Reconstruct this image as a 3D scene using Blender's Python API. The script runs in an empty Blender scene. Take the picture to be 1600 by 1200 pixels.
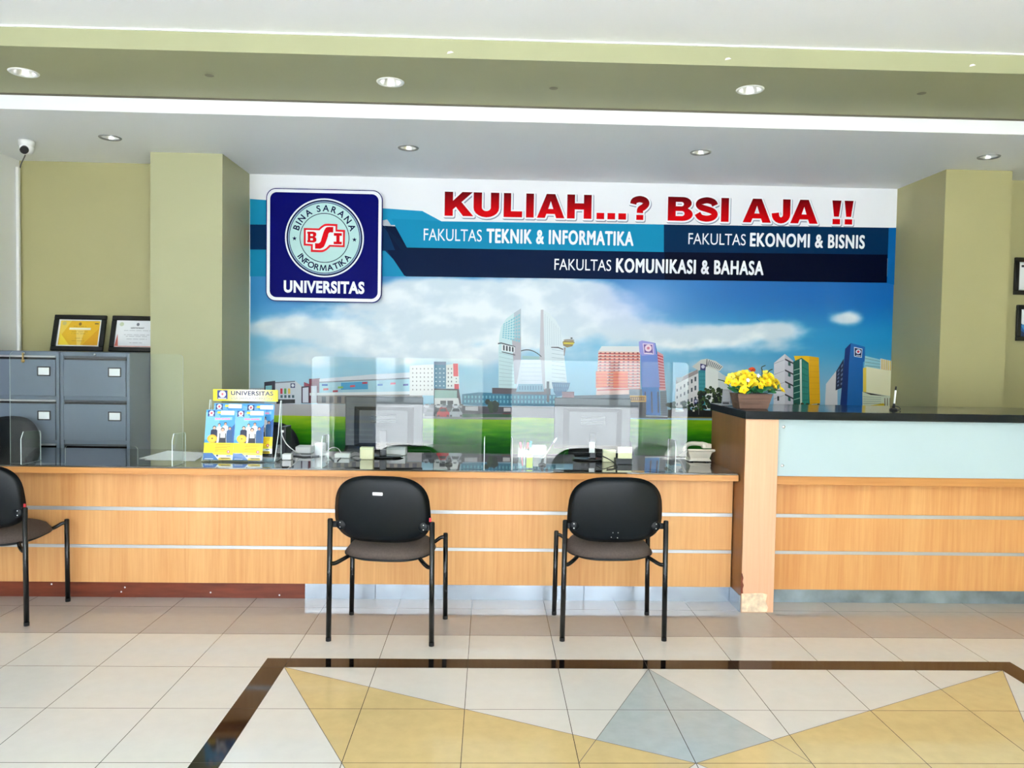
import bpy, bmesh, math, random
import numpy as np
from mathutils import Vector, Matrix, noise

random.seed(7)
SC = bpy.context.scene
COL = SC.collection
PI = math.pi

# ------------------------------------------------------------------ camera
F_PX, PITCH, YAW, ROLL, CAM_H = 1222.12, 0.0380165, 0.0293825, 0.0166682, 1.38205


def cam_basis():
    cy, sy, cp, sp = math.cos(YAW), math.sin(YAW), math.cos(PITCH), math.sin(PITCH)
    fwd = np.array([sy * cp, cy * cp, -sp])
    right = np.array([cy, -sy, 0.0])
    up = np.cross(right, fwd)
    cr, sr = math.cos(ROLL), math.sin(ROLL)
    return cr * right + sr * up, -sr * right + cr * up, fwd


CR, CU, CF = cam_basis()
CO = np.array([0.0, 0.0, CAM_H])

cd = bpy.data.cameras.new('camera')
cam = bpy.data.objects.new('camera', cd)
COL.objects.link(cam)
cd.sensor_fit = 'HORIZONTAL'
cd.sensor_width = 36.0
cd.lens = 36.0 * F_PX / 1600.0
cd.clip_start = 0.05
cd.clip_end = 200
m = Matrix.Identity(4)
for i in range(3):
    m[i][0], m[i][1], m[i][2] = CR[i], CU[i], -CF[i]
m[2][3] = CAM_H
cam.matrix_world = m
SC.camera = cam


def at(x, y, ax, val):
    """photo measurement -> the point on the world plane (axis ax = val)"""
    d = CF + CR * ((x - 800) / F_PX) + CU * ((600 - y) / F_PX)
    t = (val - CO[ax]) / d[ax]
    return CO + d * t


def to_px(P):
    d = np.asarray(P, float) - CO
    z = d @ CF
    return 800 + F_PX * (d @ CR) / z, 600 - F_PX * (d @ CU) / z


# ------------------------------------------------------------------ world, sun, daylight, exposure
SC.view_settings.view_transform = 'Standard'
SC.view_settings.look = 'None'
SC.view_settings.exposure = 3.42
SC.view_settings.gamma = 1.0
SC.view_settings.use_curve_mapping = False
SC.cycles.use_denoising = True
SC.cycles.max_bounces = 12
SC.cycles.diffuse_bounces = 6
SC.cycles.transparent_max_bounces = 24
SC.cycles.sample_clamp_indirect = 8.0
SC.cycles.caustics_reflective = False
SC.cycles.caustics_refractive = False

W = bpy.data.worlds.new('world')
SC.world = W
W.use_nodes = True
bg = W.node_tree.nodes['Background']
bg.inputs['Color'].default_value = (0.79, 0.90, 1.0, 1)
bg.inputs['Strength'].default_value = 0.95

sun_d = bpy.data.lights.new('sun', 'SUN')
sun_d.energy = 14.0
sun_d.angle = 0.02
sun_d.color = (0.96, 0.97, 1.0)
sun = bpy.data.objects.new('sun', sun_d)
COL.objects.link(sun)
sun.rotation_euler = (math.radians(29), math.radians(10), 0)   # high sun in front of the building: forecourt and a strip of floor inside the entrance

ROOM_X0, ROOM_X1, FRONT_Y = -3.47, 4.9, -3.2
OPENINGS = [(-3.3, -2.35, 2.75), (-1.9, -0.78, 2.75), (0.3, 2.35, 2.75), (2.75, 3.25, 2.75)]
for (a, b, h) in OPENINGS:
    ld = bpy.data.lights.new('daylight_portal', 'AREA')
    ld.shape = 'RECTANGLE'
    ld.size, ld.size_y = b - a, h
    ld.cycles.is_portal = True
    lo = bpy.data.objects.new('daylight_portal', ld)
    COL.objects.link(lo)
    lo.location = ((a + b) / 2, FRONT_Y - 0.02, h / 2)
    lo.rotation_euler = (PI / 2, 0, 0)          # shines into the room (+Y)


# ------------------------------------------------------------------ helpers
def lin(c):
    def f(v):
        v = v / 255.0
        return v / 12.92 if v <= 0.04045 else ((v + 0.055) / 1.055) ** 2.4
    return (f(c[0]), f(c[1]), f(c[2]), 1.0)


def mat(name, rgb, rough=0.5, metal=0.0, spec=0.5, coat=0.0, bump=0.0, bscale=200.0, var=0.0, vscale=6.0):
    """rgb in 0..255 sRGB; var = soft procedural tone variation; bump = fine surface grain"""
    mt = bpy.data.materials.new(name)
    mt.use_nodes = True
    nt = mt.node_tree
    b = nt.nodes['Principled BSDF']
    c = lin(rgb)
    b.inputs['Base Color'].default_value = c
    b.inputs['Roughness'].default_value = rough
    b.inputs['Metallic'].default_value = metal
    b.inputs['Specular IOR Level'].default_value = spec
    b.inputs['Coat Weight'].default_value = coat
    if var or bump:
        tc = nt.nodes.new('ShaderNodeTexCoord')
    if var:
        n = nt.nodes.new('ShaderNodeTexNoise')
        n.inputs['Scale'].default_value = vscale
        n.inputs['Detail'].default_value = 4
        nt.links.new(tc.outputs['Object'], n.inputs['Vector'])
        r = nt.nodes.new('ShaderNodeValToRGB')
        r.color_ramp.elements[0].position = 0.3
        r.color_ramp.elements[1].position = 0.7
        r.color_ramp.elements[0].color = (c[0] * (1 - var), c[1] * (1 - var), c[2] * (1 - var), 1)
        r.color_ramp.elements[1].color = (min(1, c[0] * (1 + var)), min(1, c[1] * (1 + var)), min(1, c[2] * (1 + var)), 1)
        nt.links.new(n.outputs['Fac'], r.inputs['Fac'])
        nt.links.new(r.outputs['Color'], b.inputs['Base Color'])
    if bump:
        n2 = nt.nodes.new('ShaderNodeTexNoise')
        n2.inputs['Scale'].default_value = bscale
        n2.inputs['Detail'].default_value = 3
        nt.links.new(tc.outputs['Object'], n2.inputs['Vector'])
        bp = nt.nodes.new('ShaderNodeBump')
        bp.inputs['Strength'].default_value = bump
        bp.inputs['Distance'].default_value = 0.002
        nt.links.new(n2.outputs['Fac'], bp.inputs['Height'])
        nt.links.new(bp.outputs['Normal'], b.inputs['Normal'])
    return mt


def wood_mat(name, dark, light, rough=0.35, grain=(60.0, 60.0, 2.2), plank=4.2, amt=0.5):
    """vertical straight grain with broad veneer strips that differ a little in tone"""
    mt = bpy.data.materials.new(name)
    mt.use_nodes = True
    nt = mt.node_tree
    L = nt.links
    b = nt.nodes['Principled BSDF']
    b.inputs['Roughness'].default_value = rough
    tc = nt.nodes.new('ShaderNodeTexCoord')
    mp = nt.nodes.new('ShaderNodeMapping')
    mp.inputs['Scale'].default_value = grain
    L.new(tc.outputs['Object'], mp.inputs['Vector'])
    n = nt.nodes.new('ShaderNodeTexNoise')
    n.inputs['Scale'].default_value = 1.0
    n.inputs['Detail'].default_value = 5
    n.inputs['Roughness'].default_value = 0.6
    L.new(mp.outputs['Vector'], n.inputs['Vector'])
    mp2 = nt.nodes.new('ShaderNodeMapping')
    mp2.inputs['Scale'].default_value = tuple(plank if g > 10 else 0.12 for g in grain)
    L.new(tc.outputs['Object'], mp2.inputs['Vector'])
    n2 = nt.nodes.new('ShaderNodeTexNoise')
    n2.inputs['Scale'].default_value = 1.0
    n2.inputs['Detail'].default_value = 2
    L.new(mp2.outputs['Vector'], n2.inputs['Vector'])
    mx = nt.nodes.new('ShaderNodeMath')
    mx.operation = 'MULTIPLY_ADD'
    mx.inputs[1].default_value = amt
    L.new(n.outputs['Fac'], mx.inputs[0])
    mx2 = nt.nodes.new('ShaderNodeMath')
    mx2.operation = 'MULTIPLY'
    mx2.inputs[1].default_value = 1 - amt
    L.new(n2.outputs['Fac'], mx2.inputs[0])
    L.new(mx2.outputs[0], mx.inputs[2])
    r = nt.nodes.new('ShaderNodeValToRGB')
    r.color_ramp.elements[0].position = 0.34
    r.color_ramp.elements[1].position = 0.66
    r.color_ramp.elements[0].color = lin(dark)
    r.color_ramp.elements[1].color = lin(light)
    L.new(mx.outputs[0], r.inputs['Fac'])
    L.new(r.outputs['Color'], b.inputs['Base Color'])
    return mt


def print_mat(name, rough=0.3, spec=0.5):
    """ink on a printed sheet: colour comes from the mesh's own printed-colour attribute"""
    mt = bpy.data.materials.new(name)
    mt.use_nodes = True
    nt = mt.node_tree
    b = nt.nodes['Principled BSDF']
    b.inputs['Roughness'].default_value = rough
    b.inputs['Specular IOR Level'].default_value = spec
    a = nt.nodes.new('ShaderNodeAttribute')
    a.attribute_name = 'ink'
    nt.links.new(a.outputs['Color'], b.inputs['Base Color'])
    return mt


def clear_mat(name, tint=(0.96, 0.985, 0.975), refl=1.0):
    """thin clear acrylic / glass sheet: transparent plus Fresnel (Schlick) mirror"""
    mt = bpy.data.materials.new(name)
    mt.use_nodes = True
    nt = mt.node_tree
    L = nt.links
    nt.nodes.remove(nt.nodes['Principled BSDF'])
    out = nt.nodes['Material Output']
    t = nt.nodes.new('ShaderNodeBsdfTransparent')
    t.inputs['Color'].default_value = (*tint, 1)
    g = nt.nodes.new('ShaderNodeBsdfGlossy')
    g.inputs['Roughness'].default_value = 0.0
    lw = nt.nodes.new('ShaderNodeLayerWeight')
    lw.inputs['Blend'].default_value = 0.5
    p5 = nt.nodes.new('ShaderNodeMath')
    p5.operation = 'POWER'
    p5.inputs[1].default_value = 5.0
    L.new(lw.outputs['Facing'], p5.inputs[0])
    ma = nt.nodes.new('ShaderNodeMath')
    ma.operation = 'MULTIPLY_ADD'
    ma.inputs[1].default_value = 0.95
    ma.inputs[2].default_value = 0.045 * refl
    ma.use_clamp = True
    L.new(p5.outputs[0], ma.inputs[0])
    mx = nt.nodes.new('ShaderNodeMixShader')
    L.new(ma.outputs[0], mx.inputs[0])
    L.new(t.outputs[0], mx.inputs[1])
    L.new(g.outputs[0], mx.inputs[2])
    L.new(mx.outputs[0], out.inputs['Surface'])
    return mt


def new_bm():
    return bmesh.new()


def box(bm, x0, x1, y0, y1, z0, z1, bev=0.0, seg=2, mi=0):
    vs = [bm.verts.new(p) for p in [(x0, y0, z0), (x1, y0, z0), (x1, y1, z0), (x0, y1, z0), (x0, y0, z1), (x1, y0, z1), (x1, y1, z1), (x0, y1, z1)]]
    fs = [bm.faces.new([vs[i] for i in q]) for q in [(0, 3, 2, 1), (4, 5, 6, 7), (0, 1, 5, 4), (1, 2, 6, 5), (2, 3, 7, 6), (3, 0, 4, 7)]]
    for f in fs:
        f.material_index = mi
    if bev > 0:
        es = list({e for f in fs for e in f.edges})
        r = bmesh.ops.bevel(bm, geom=es, offset=bev, segments=seg, profile=0.7, affect='EDGES')
        for f in r['faces']:
            f.material_index = mi
            f.smooth = True
    return fs


def prism(bm, pts, axis, a, b, mi=0, side_mi=None):
    """extrude a 2-D outline along axis ('x','y','z') between a and b"""
    def P(u, v, w):
        return {'x': (w, u, v), 'y': (u, w, v), 'z': (u, v, w)}[axis]
    lo = [bm.verts.new(P(u, v, a)) for u, v in pts]
    hi = [bm.verts.new(P(u, v, b)) for u, v in pts]
    n = len(pts)
    f1 = bm.faces.new(lo)
    f2 = bm.faces.new(hi)
    f1.material_index = f2.material_index = mi
    for i in range(n):
        f = bm.faces.new([lo[i], lo[(i + 1) % n], hi[(i + 1) % n], hi[i]])
        f.material_index = mi if side_mi is None else side_mi
    bmesh.ops.recalc_face_normals(bm, faces=bm.faces[:])


def tube(bm, pts, r, seg=12, cap=True):
    pts = [Vector(p) for p in pts]
    rings = []
    up = Vector((0.31, 0.22, 0.93)).normalized()
    for i, p in enumerate(pts):
        d = (pts[min(i + 1, len(pts) - 1)] - pts[max(i - 1, 0)]).normalized()
        a = d.cross(up)
        if a.length < 1e-3:
            a = d.cross(Vector((1, 0, 0)))
        a.normalize()
        b_ = a.cross(d).normalized()
        rr = r[i] if isinstance(r, (list, tuple)) else r
        rings.append([bm.verts.new(p + (a * math.cos(t) + b_ * math.sin(t)) * rr) for t in [2 * PI * k / seg for k in range(seg)]])
    for A, B in zip(rings, rings[1:]):
        for k in range(seg):
            f = bm.faces.new([A[k], A[(k + 1) % seg], B[(k + 1) % seg], B[k]])
            f.smooth = True
    if cap:
        bm.faces.new(rings[0][::-1])
        bm.faces.new(rings[-1])
    bmesh.ops.recalc_face_normals(bm, faces=bm.faces[:])


def lathe(bm, prof, c=(0, 0, 0), seg=28, axis='z', mi=0):
    """revolve (radius, height) pairs"""
    def P(r, h, t):
        u, v = r * math.cos(t), r * math.sin(t)
        q = {'z': (u, v, h), 'y': (u, h, v), 'x': (h, u, v)}[axis]
        return (c[0] + q[0], c[1] + q[1], c[2] + q[2])
    rings = []
    for r, h in prof:
        if r < 1e-6:
            rings.append([bm.verts.new(P(0, h, 0))])
        else:
            rings.append([bm.verts.new(P(r, h, 2 * PI * k / seg)) for k in range(seg)])
    fs = []
    for A, B in zip(rings, rings[1:]):
        for k in range(seg):
            a0, a1 = A[k % len(A)], A[(k + 1) % len(A)]
            b0, b1 = B[k % len(B)], B[(k + 1) % len(B)]
            vs = []
            for v in (a0, a1, b1, b0):
                if v not in vs:
                    vs.append(v)
            if len(vs) >= 3:
                f = bm.faces.new(vs)
                f.smooth = True
                f.material_index = mi
                fs.append(f)
    return fs


def smooth_path(pts, n=6):
    """Catmull-Rom through the points"""
    P = [Vector(p) for p in pts]
    P = [P[0]] + P + [P[-1]]
    out = []
    for i in range(1, len(P) - 2):
        p0, p1, p2, p3 = P[i - 1:i + 3]
        for k in range(n):
            t = k / n
            out.append(0.5 * ((2 * p1) + (p2 - p0) * t + (2 * p0 - 5 * p1 + 4 * p2 - p3) * t * t + (3 * p1 - p0 - 3 * p2 + p3) * t ** 3))
    out.append(P[-2])
    return out


ORIGIN = {}


def obj(name, bm, m_, parent=None, world=True):
    """link a bmesh as ONE mesh object; with world=True its vertices are in room coordinates"""
    me = bpy.data.meshes.new(name)
    if parent is not None and world:
        o0 = Vector(ORIGIN.get(parent.name, (0, 0, 0)))
        if o0.length:
            bmesh.ops.translate(bm, vec=-o0, verts=bm.verts[:])
    bm.normal_update()
    bm.to_mesh(me)
    bm.free()
    for mm in (m_ if isinstance(m_, (list, tuple)) else [m_]):
        me.materials.append(mm)
    o = bpy.data.objects.new(name, me)
    COL.objects.link(o)
    if parent is not None:
        o.parent = parent
        ORIGIN[o.name] = ORIGIN.get(parent.name, (0, 0, 0))
    return o


def thing(name, label, cat, loc=(0, 0, 0), rz=0.0, group=None):
    o = bpy.data.objects.new(name, None)
    COL.objects.link(o)
    o.empty_display_size = 0.1
    o.location = loc
    o.rotation_euler = (0, 0, rz)
    o['label'] = label
    o['category'] = cat
    if group:
        o['group'] = group
    ORIGIN[o.name] = tuple(loc)
    return o


def tag(o, label, cat, group=None):
    o['label'] = label
    o['category'] = cat
    if group:
        o['group'] = group
    return o


def struct(name, bm, m_):
    o = obj(name, bm, m_)
    o['kind'] = 'structure'
    return o


def copy_tree(o, parent=None):
    c = o.copy()
    COL.objects.link(c)
    if parent is not None:
        c.parent = parent
    for ch in list(o.children):
        copy_tree(ch, c)
    return c


_TX = {}


def text_geo(s, bold=0.0, space=None):
    """glyph outlines of a string as flat polygons: verts (x, y), polys"""
    key = (s, bold) if space is None else (s, bold, space)
    if key in _TX:
        return _TX[key]
    cu = bpy.data.curves.new('lettering', 'FONT')
    cu.body = s
    cu.size = 1.0
    cu.offset = bold
    cu.resolution_u = 4
    cu.space_character = space or (1.07 if bold > 0.015 else 1.0)
    cu.fill_mode = 'FRONT'
    o = bpy.data.objects.new('lettering', cu)
    COL.objects.link(o)
    bpy.context.view_layer.update()
    dg = bpy.context.evaluated_depsgraph_get()
    me = bpy.data.meshes.new_from_object(o.evaluated_get(dg))
    v = [(p.co.x, p.co.y) for p in me.vertices]
    f = [tuple(p.vertices) for p in me.polygons]
    bpy.data.objects.remove(o)
    bpy.data.curves.remove(cu)
    bpy.data.meshes.remove(me)
    _TX[key] = (v, f)
    return v, f


def fit_text(s, x0, y0, x1, y1, bold=0.0, inner=None):
    """the string's outlines stretched so that its ink box fills (x0,y0)-(x1,y1); inner = weight used for the box"""
    v, f = text_geo(s, bold)
    rv = text_geo(s, bold if inner is None else inner)[0]
    mx, Mx = min(p[0] for p in rv), max(p[0] for p in rv)
    my, My = min(p[1] for p in rv), max(p[1] for p in rv)
    return [(x0 + (p[0] - mx) / (Mx - mx) * (x1 - x0), y0 + (p[1] - my) / (My - my) * (y1 - y0)) for p in v], f


class Print:
    """flat printed artwork: coloured polygons in sheet coordinates (u right, v up), a hair apart in print order"""

    def __init__(self, place, step=5e-5):
        self.place, self.step = place, step     # place(u, v, height off the sheet) -> room point
        self.v, self.f, self.c, self.z = [], [], [], 1

    def poly(self, pts, col):
        n = len(self.v)
        self.v += [self.place(u, v, self.z * self.step) for u, v in pts]
        self.f.append(tuple(range(n, n + len(pts))))
        self.c.append(col if isinstance(col, list) else [lin(col)] * len(pts))
        self.z += 1
        return self

    def many(self, verts, faces, col):
        n = len(self.v)
        self.v += [self.place(u, v, self.z * self.step) for u, v in verts]
        for f in faces:
            self.f.append(tuple(i + n for i in f))
            self.c.append([col[i] for i in f] if isinstance(col, list) else [lin(col)] * len(f))
        self.z += 1
        return self

    def rect(self, x0, y0, x1, y1, col):
        return self.poly([(x0, y0), (x1, y0), (x1, y1), (x0, y1)], col)

    def ell(self, x, y, rx, ry, col, n=28):
        return self.poly([(x + rx * math.cos(2 * PI * k / n), y + ry * math.sin(2 * PI * k / n)) for k in range(n)], col)

    def ring(self, x, y, r0, r1, col, n=48):
        vs = [(x + r * math.cos(2 * PI * k / n), y + r * math.sin(2 * PI * k / n)) for r in (r0, r1) for k in range(n)]
        return self.many(vs, [(k, (k + 1) % n, n + (k + 1) % n, n + k) for k in range(n)], col)

    def cells(self, q, nx, ny, fx, fy, col, ox=0.5, oy=0.5):
        """grid of windows inside the quad q (corners in order)"""
        (ax, ay), (bx, by), (cx, cy), (dx, dy) = q

        def bl(s, t):
            return ((ax * (1 - s) + bx * s) * (1 - t) + (dx * (1 - s) + cx * s) * t, (ay * (1 - s) + by * s) * (1 - t) + (dy * (1 - s) + cy * s) * t)
        vs, fs = [], []
        for i in range(nx):
            for j in range(ny):
                s0, t0 = (i + ox * (1 - fx)) / nx, (j + oy * (1 - fy)) / ny
                s1, t1 = s0 + fx / nx, t0 + fy / ny
                n = len(vs)
                vs += [bl(s0, t0), bl(s1, t0), bl(s1, t1), bl(s0, t1)]
                fs.append((n, n + 1, n + 2, n + 3))
        return self.many(vs, fs, col)

    def text(self, s, x0, y0, x1, y1, col, bold=0.0, inner=None):
        v, f = fit_text(s, x0, y0, x1, y1, bold, inner)
        return self.many(v, f, col)

    def build(self, name, m_, parent=None, back=None):
        me = bpy.data.meshes.new(name)
        o0 = ORIGIN.get(parent.name, (0, 0, 0)) if parent is not None else (0, 0, 0)
        me.from_pydata([(p[0] - o0[0], p[1] - o0[1], p[2] - o0[2]) for p in self.v], [], self.f)
        ca = me.color_attributes.new('ink', 'FLOAT_COLOR', 'CORNER')
        flat = [x for c in self.c for q in c for x in q]
        ca.data.foreach_set('color', flat)
        me.materials.append(m_)
        o = bpy.data.objects.new(name, me)
        COL.objects.link(o)
        if parent is not None:
            o.parent = parent
            ORIGIN[o.name] = o0
        return o

# ------------------------------------------------------------------ materials
M = {}
M['white_paint'] = mat('white_paint', (239, 242, 245), 0.6, bump=0.05, bscale=60)
M['olive'] = mat('olive_paint', (176, 171, 124), 0.5, bump=0.12, bscale=90, var=0.03, vscale=2)
M['olive_soffit'] = mat('olive_soffit_paint', (170, 170, 134), 0.55, bump=0.08, bscale=80, var=0.02, vscale=2)
M['wood'] = wood_mat('beech_veneer', (208, 146, 86), (230, 178, 116), 0.4)
M['wood_h'] = wood_mat('beech_edge', (196, 132, 70), (220, 160, 94), 0.4, grain=(2.2, 60.0, 60.0))
M['wood_post'] = wood_mat('beech_post', (220, 168, 132), (230, 184, 148), 0.42)
M['wood_side_shaded'] = wood_mat('beech_side_shaded', (122, 80, 44), (150, 102, 60), 0.4)  # beech darkened for the counter's left side: its shade is put into the colour
M['kick_red'] = wood_mat('red_brown_kick', (92, 36, 20), (134, 62, 36), 0.35, grain=(5.0, 40.0, 40.0), plank=11)
M['kick_orange'] = wood_mat('orange_kick', (200, 130, 60), (226, 160, 90), 0.4, grain=(5.0, 40.0, 40.0))
M['brushed'] = mat('brushed_steel', (178, 188, 198), 0.25, 0.9, var=0.12, vscale=7)
M['alu'] = mat('aluminium_strip', (196, 198, 200), 0.35, 0.6)
M['worktop'] = mat('dark_glass_top', (72, 68, 60), 0.03, spec=0.9, coat=0.6)
M['granite'] = mat('black_granite', (20, 25, 30), 0.12, spec=0.25, var=0.12, vscale=260)
M['frost'] = mat('white_backed_glass', (178, 198, 202), 0.08, spec=0.5)
M['steel'] = mat('steel_screw', (220, 222, 224), 0.25, 1.0)
M['acrylic'] = clear_mat('clear_acrylic', refl=0.55)
M['acrylic_edge'] = mat('acrylic_edge', (226, 240, 236), 0.2)
M['black_plastic'] = mat('black_plastic', (22, 26, 30), 0.36, bump=0.15, bscale=500)
M['black_shell'] = mat('black_moulded_shell', (5, 12, 18), 0.42, spec=0.3, bump=0.12, bscale=700)
M['black_metal'] = mat('black_enamel_tube', (7, 9, 11), 0.22)
M['rubber'] = mat('black_rubber', (16, 16, 17), 0.7)
M['fabric'] = mat('brown_grey_fabric', (92, 82, 77), 0.95, spec=0.1, bump=0.6, bscale=900, var=0.12, vscale=120)
M['cab_grey'] = mat('grey_enamel', (104, 117, 134), 0.35, var=0.02)
M['cab_dark'] = mat('dark_grey_enamel', (58, 64, 72), 0.4)
M['paper'] = mat('white_paper', (240, 241, 243), 0.7)
M['cream'] = mat('cream_paper', (242, 240, 200), 0.75)
M['white_plastic'] = mat('white_plastic', (236, 237, 236), 0.35)
M['beige'] = mat('beige_plastic', (222, 214, 194), 0.4)
M['brass'] = mat('brass_key', (196, 160, 90), 0.3, 0.9)
M['black'] = mat('black_gloss', (8, 8, 9), 0.25)
M['ink'] = print_mat('printed_sheet', 0.35)
M['ink_gloss'] = print_mat('printed_vinyl', 0.32, 0.3)
M['ink_dull'] = print_mat('printed_vinyl_matt', 0.4, 0.05)
M['navy'] = mat('navy_vinyl', (4, 8, 104), 0.4, spec=0.05)
M['white_vinyl'] = mat('white_vinyl', (240, 243, 248), 0.25)
M['chrome'] = mat('polished_reflector', (230, 230, 228), 0.12, 1.0)


# ------------------------------------------------------------------ the setting
# floor: 40 cm polished tiles, darker border rows along the counter, inlaid star panel
def tile_mat(name, rgb, rough=0.06, var=0.02, grout=True):
    mt = bpy.data.materials.new(name)
    mt.use_nodes = True
    nt = mt.node_tree
    L = nt.links
    b = nt.nodes['Principled BSDF']
    b.inputs['Roughness'].default_value = rough
    b.inputs['Specular IOR Level'].default_value = 0.3
    tc = nt.nodes.new('ShaderNodeTexCoord')
    sp = nt.nodes.new('ShaderNodeSeparateXYZ')
    L.new(tc.outputs['Object'], sp.inputs[0])

    def line(out, off, w):
        a = nt.nodes.new('ShaderNodeMath'); a.operation = 'ADD'; a.inputs[1].default_value = -off + 40.0 + 0.2
        L.new(out, a.inputs[0])
        mo = nt.nodes.new('ShaderNodeMath'); mo.operation = 'MODULO'; mo.inputs[1].default_value = 0.4
        L.new(a.outputs[0], mo.inputs[0])
        s = nt.nodes.new('ShaderNodeMath'); s.operation = 'SUBTRACT'; s.inputs[1].default_value = 0.2
        L.new(mo.outputs[0], s.inputs[0])
        ab = nt.nodes.new('ShaderNodeMath'); ab.operation = 'ABSOLUTE'
        L.new(s.outputs[0], ab.inputs[0])
        lt = nt.nodes.new('ShaderNodeMath'); lt.operation = 'LESS_THAN'; lt.inputs[1].default_value = w
        L.new(ab.outputs[0], lt.inputs[0])
        return lt.outputs[0]
    gx = line(sp.outputs[0], -0.0753, 0.0013)
    gy = line(sp.outputs[1], 2.5936, 0.0013)
    mxm = nt.nodes.new('ShaderNodeMath'); mxm.operation = 'MAXIMUM'
    L.new(gx, mxm.inputs[0]); L.new(gy, mxm.inputs[1])
    n = nt.nodes.new('ShaderNodeTexNoise')
    n.inputs['Scale'].default_value = 18
    n.inputs['Detail'].default_value = 6
    L.new(tc.outputs['Object'], n.inputs['Vector'])
    c = lin(rgb)
    r = nt.nodes.new('ShaderNodeValToRGB')
    r.color_ramp.elements[0].position, r.color_ramp.elements[1].position = 0.3, 0.7
    r.color_ramp.elements[0].color = tuple(v * (1 - var) for v in c[:3]) + (1,)
    r.color_ramp.elements[1].color = tuple(min(1, v * (1 + var)) for v in c[:3]) + (1,)
    L.new(n.outputs['Fac'], r.inputs['Fac'])
    mix = nt.nodes.new('ShaderNodeMix'); mix.data_type = 'RGBA'
    L.new(mxm.outputs[0], mix.inputs[0])
    L.new(r.outputs['Color'], mix.inputs[6])
    mix.inputs[7].default_value = lin((70, 62, 56))
    L.new(mix.outputs[2], b.inputs['Base Color'])
    return mt


FM = [tile_mat('cream_tile', (209, 206, 199)), tile_mat('taupe_tile', (176, 171, 166)), tile_mat('black_tile', (22, 16, 15)),
      tile_mat('mustard_tile', (203, 180, 128), var=0.05), tile_mat('blue_grey_tile', (172, 180, 180), var=0.05), mat('cut_joint', (84, 76, 68), 0.6)]
bm = new_bm()


def flat(bm, pts, z, mi):
    f = bm.faces.new([bm.verts.new((x, y, z)) for x, y in pts])
    if f.normal.z < 0 or True:
        f.normal_update()
        if f.normal.z < 0:
            f.normal_flip()
    f.material_index = mi


box(bm, ROOM_X0 - 0.2, ROOM_X1 + 0.2, FRONT_Y - 0.2, 6.4, -0.15, 0.0, mi=0)
YB = 2.5936 + 3 * 0.4
flat(bm, [(ROOM_X0, YB), (ROOM_X1, YB), (ROOM_X1, 6.3), (ROOM_X0, 6.3)], 0.0002, 1)
CX, CY = 0.7247, 2.5936 - 0.8          # centre of the inlaid square (side 3.2 m)
i, o_ = 1.6, 1.70
for q in ([(-o_, i), (o_, i), (o_, o_), (-o_, o_)], [(-o_, -o_), (o_, -o_), (o_, -i), (-o_, -i)], [(-o_, -i), (-i, -i), (-i, i), (-o_, i)], [(i, -i), (o_, -i), (o_, i), (i, i)]):
    flat(bm, [(CX + a, CY + b) for a, b in q], 0.0002, 2)
for k in range(4):                      # blue-grey points, mid-side to centre
    c, s = math.cos(k * PI / 2), math.sin(k * PI / 2)
    flat(bm, [(CX + a * c - b * s, CY + a * s + b * c) for a, b in [(0, i), (-0.4, 0.8), (0, 0.8), (0.4, 0.8)]], 0.0002, 4)
for k in range(4):                      # mustard points from the corners
    c, s = math.cos(k * PI / 2), math.sin(k * PI / 2)
    flat(bm, [(CX + a * c - b * s, CY + a * s + b * c) for a, b in [(-i, i), (-0.8, 0), (0, 0.8)]], 0.0004, 3)
flat(bm, [(CX, CY + 0.8), (CX - 0.8, CY), (CX, CY - 0.8), (CX + 0.8, CY)], 0.0006, 0)


def joint(bm, a, b, w=0.0012):
    d = Vector((b[0] - a[0], b[1] - a[1], 0)).normalized()
    n = Vector((-d.y, d.x, 0)) * w
    flat(bm, [(a[0] + n.x, a[1] + n.y), (b[0] + n.x, b[1] + n.y), (b[0] - n.x, b[1] - n.y), (a[0] - n.x, a[1] - n.y)], 0.0008, 5)


for k in range(4):
    c, s = math.cos(k * PI / 2), math.sin(k * PI / 2)
    for a, b in (((-i, i), (0, 0.8)), ((-i, i), (-0.8, 0)), ((0, i), (-0.4, 0.8)), ((0, i), (0.4, 0.8)), ((-0.8, 0), (0, 0.8))):
        joint(bm, (CX + a[0] * c - a[1] * s, CY + a[0] * s + a[1] * c), (CX + b[0] * c - b[1] * s, CY + b[0] * s + b[1] * c))
struct('floor', bm, FM)

ZB, ZS, ZF = 2.741, 2.829, 2.926       # ceiling behind the fascia, olive soffit, lobby ceiling
YF, YN = 4.63, 3.905                   # fascia plane, front face of the olive beam
YM = 6.17                              # the wall that carries the mural
bm = new_bm(); box(bm, ROOM_X0 - 0.2, ROOM_X1 + 0.2, FRONT_Y - 0.2, YN, ZF, ZF + 0.15)
struct('ceiling', bm, M['white_paint'])
bm = new_bm(); box(bm, ROOM_X0 - 0.2, ROOM_X1 + 0.2, YF, YM + 0.3, ZB, ZF + 0.15)
struct('ceiling_back', bm, M['white_paint'])
bm = new_bm(); box(bm, ROOM_X0 - 0.2, ROOM_X1 + 0.2, YN, YF, ZS, ZF + 0.15)
struct('trim_1', bm, mat('olive_beam_paint', (160, 162, 126), 0.55, bump=0.08, bscale=80, var=0.02, vscale=2))
bm = new_bm(); box(bm, ROOM_X0, ROOM_X1, YF - 0.012, YF, ZS - 0.008, ZS, mi=0)
struct('trim_2', bm, mat('dark_joint', (96, 92, 78), 0.7))
bm = new_bm(); box(bm, ROOM_X0, ROOM_X1, YN - 0.012, YN, ZF - 0.006, ZF, mi=0)
struct('trim_3', bm, M['white_paint'])

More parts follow.
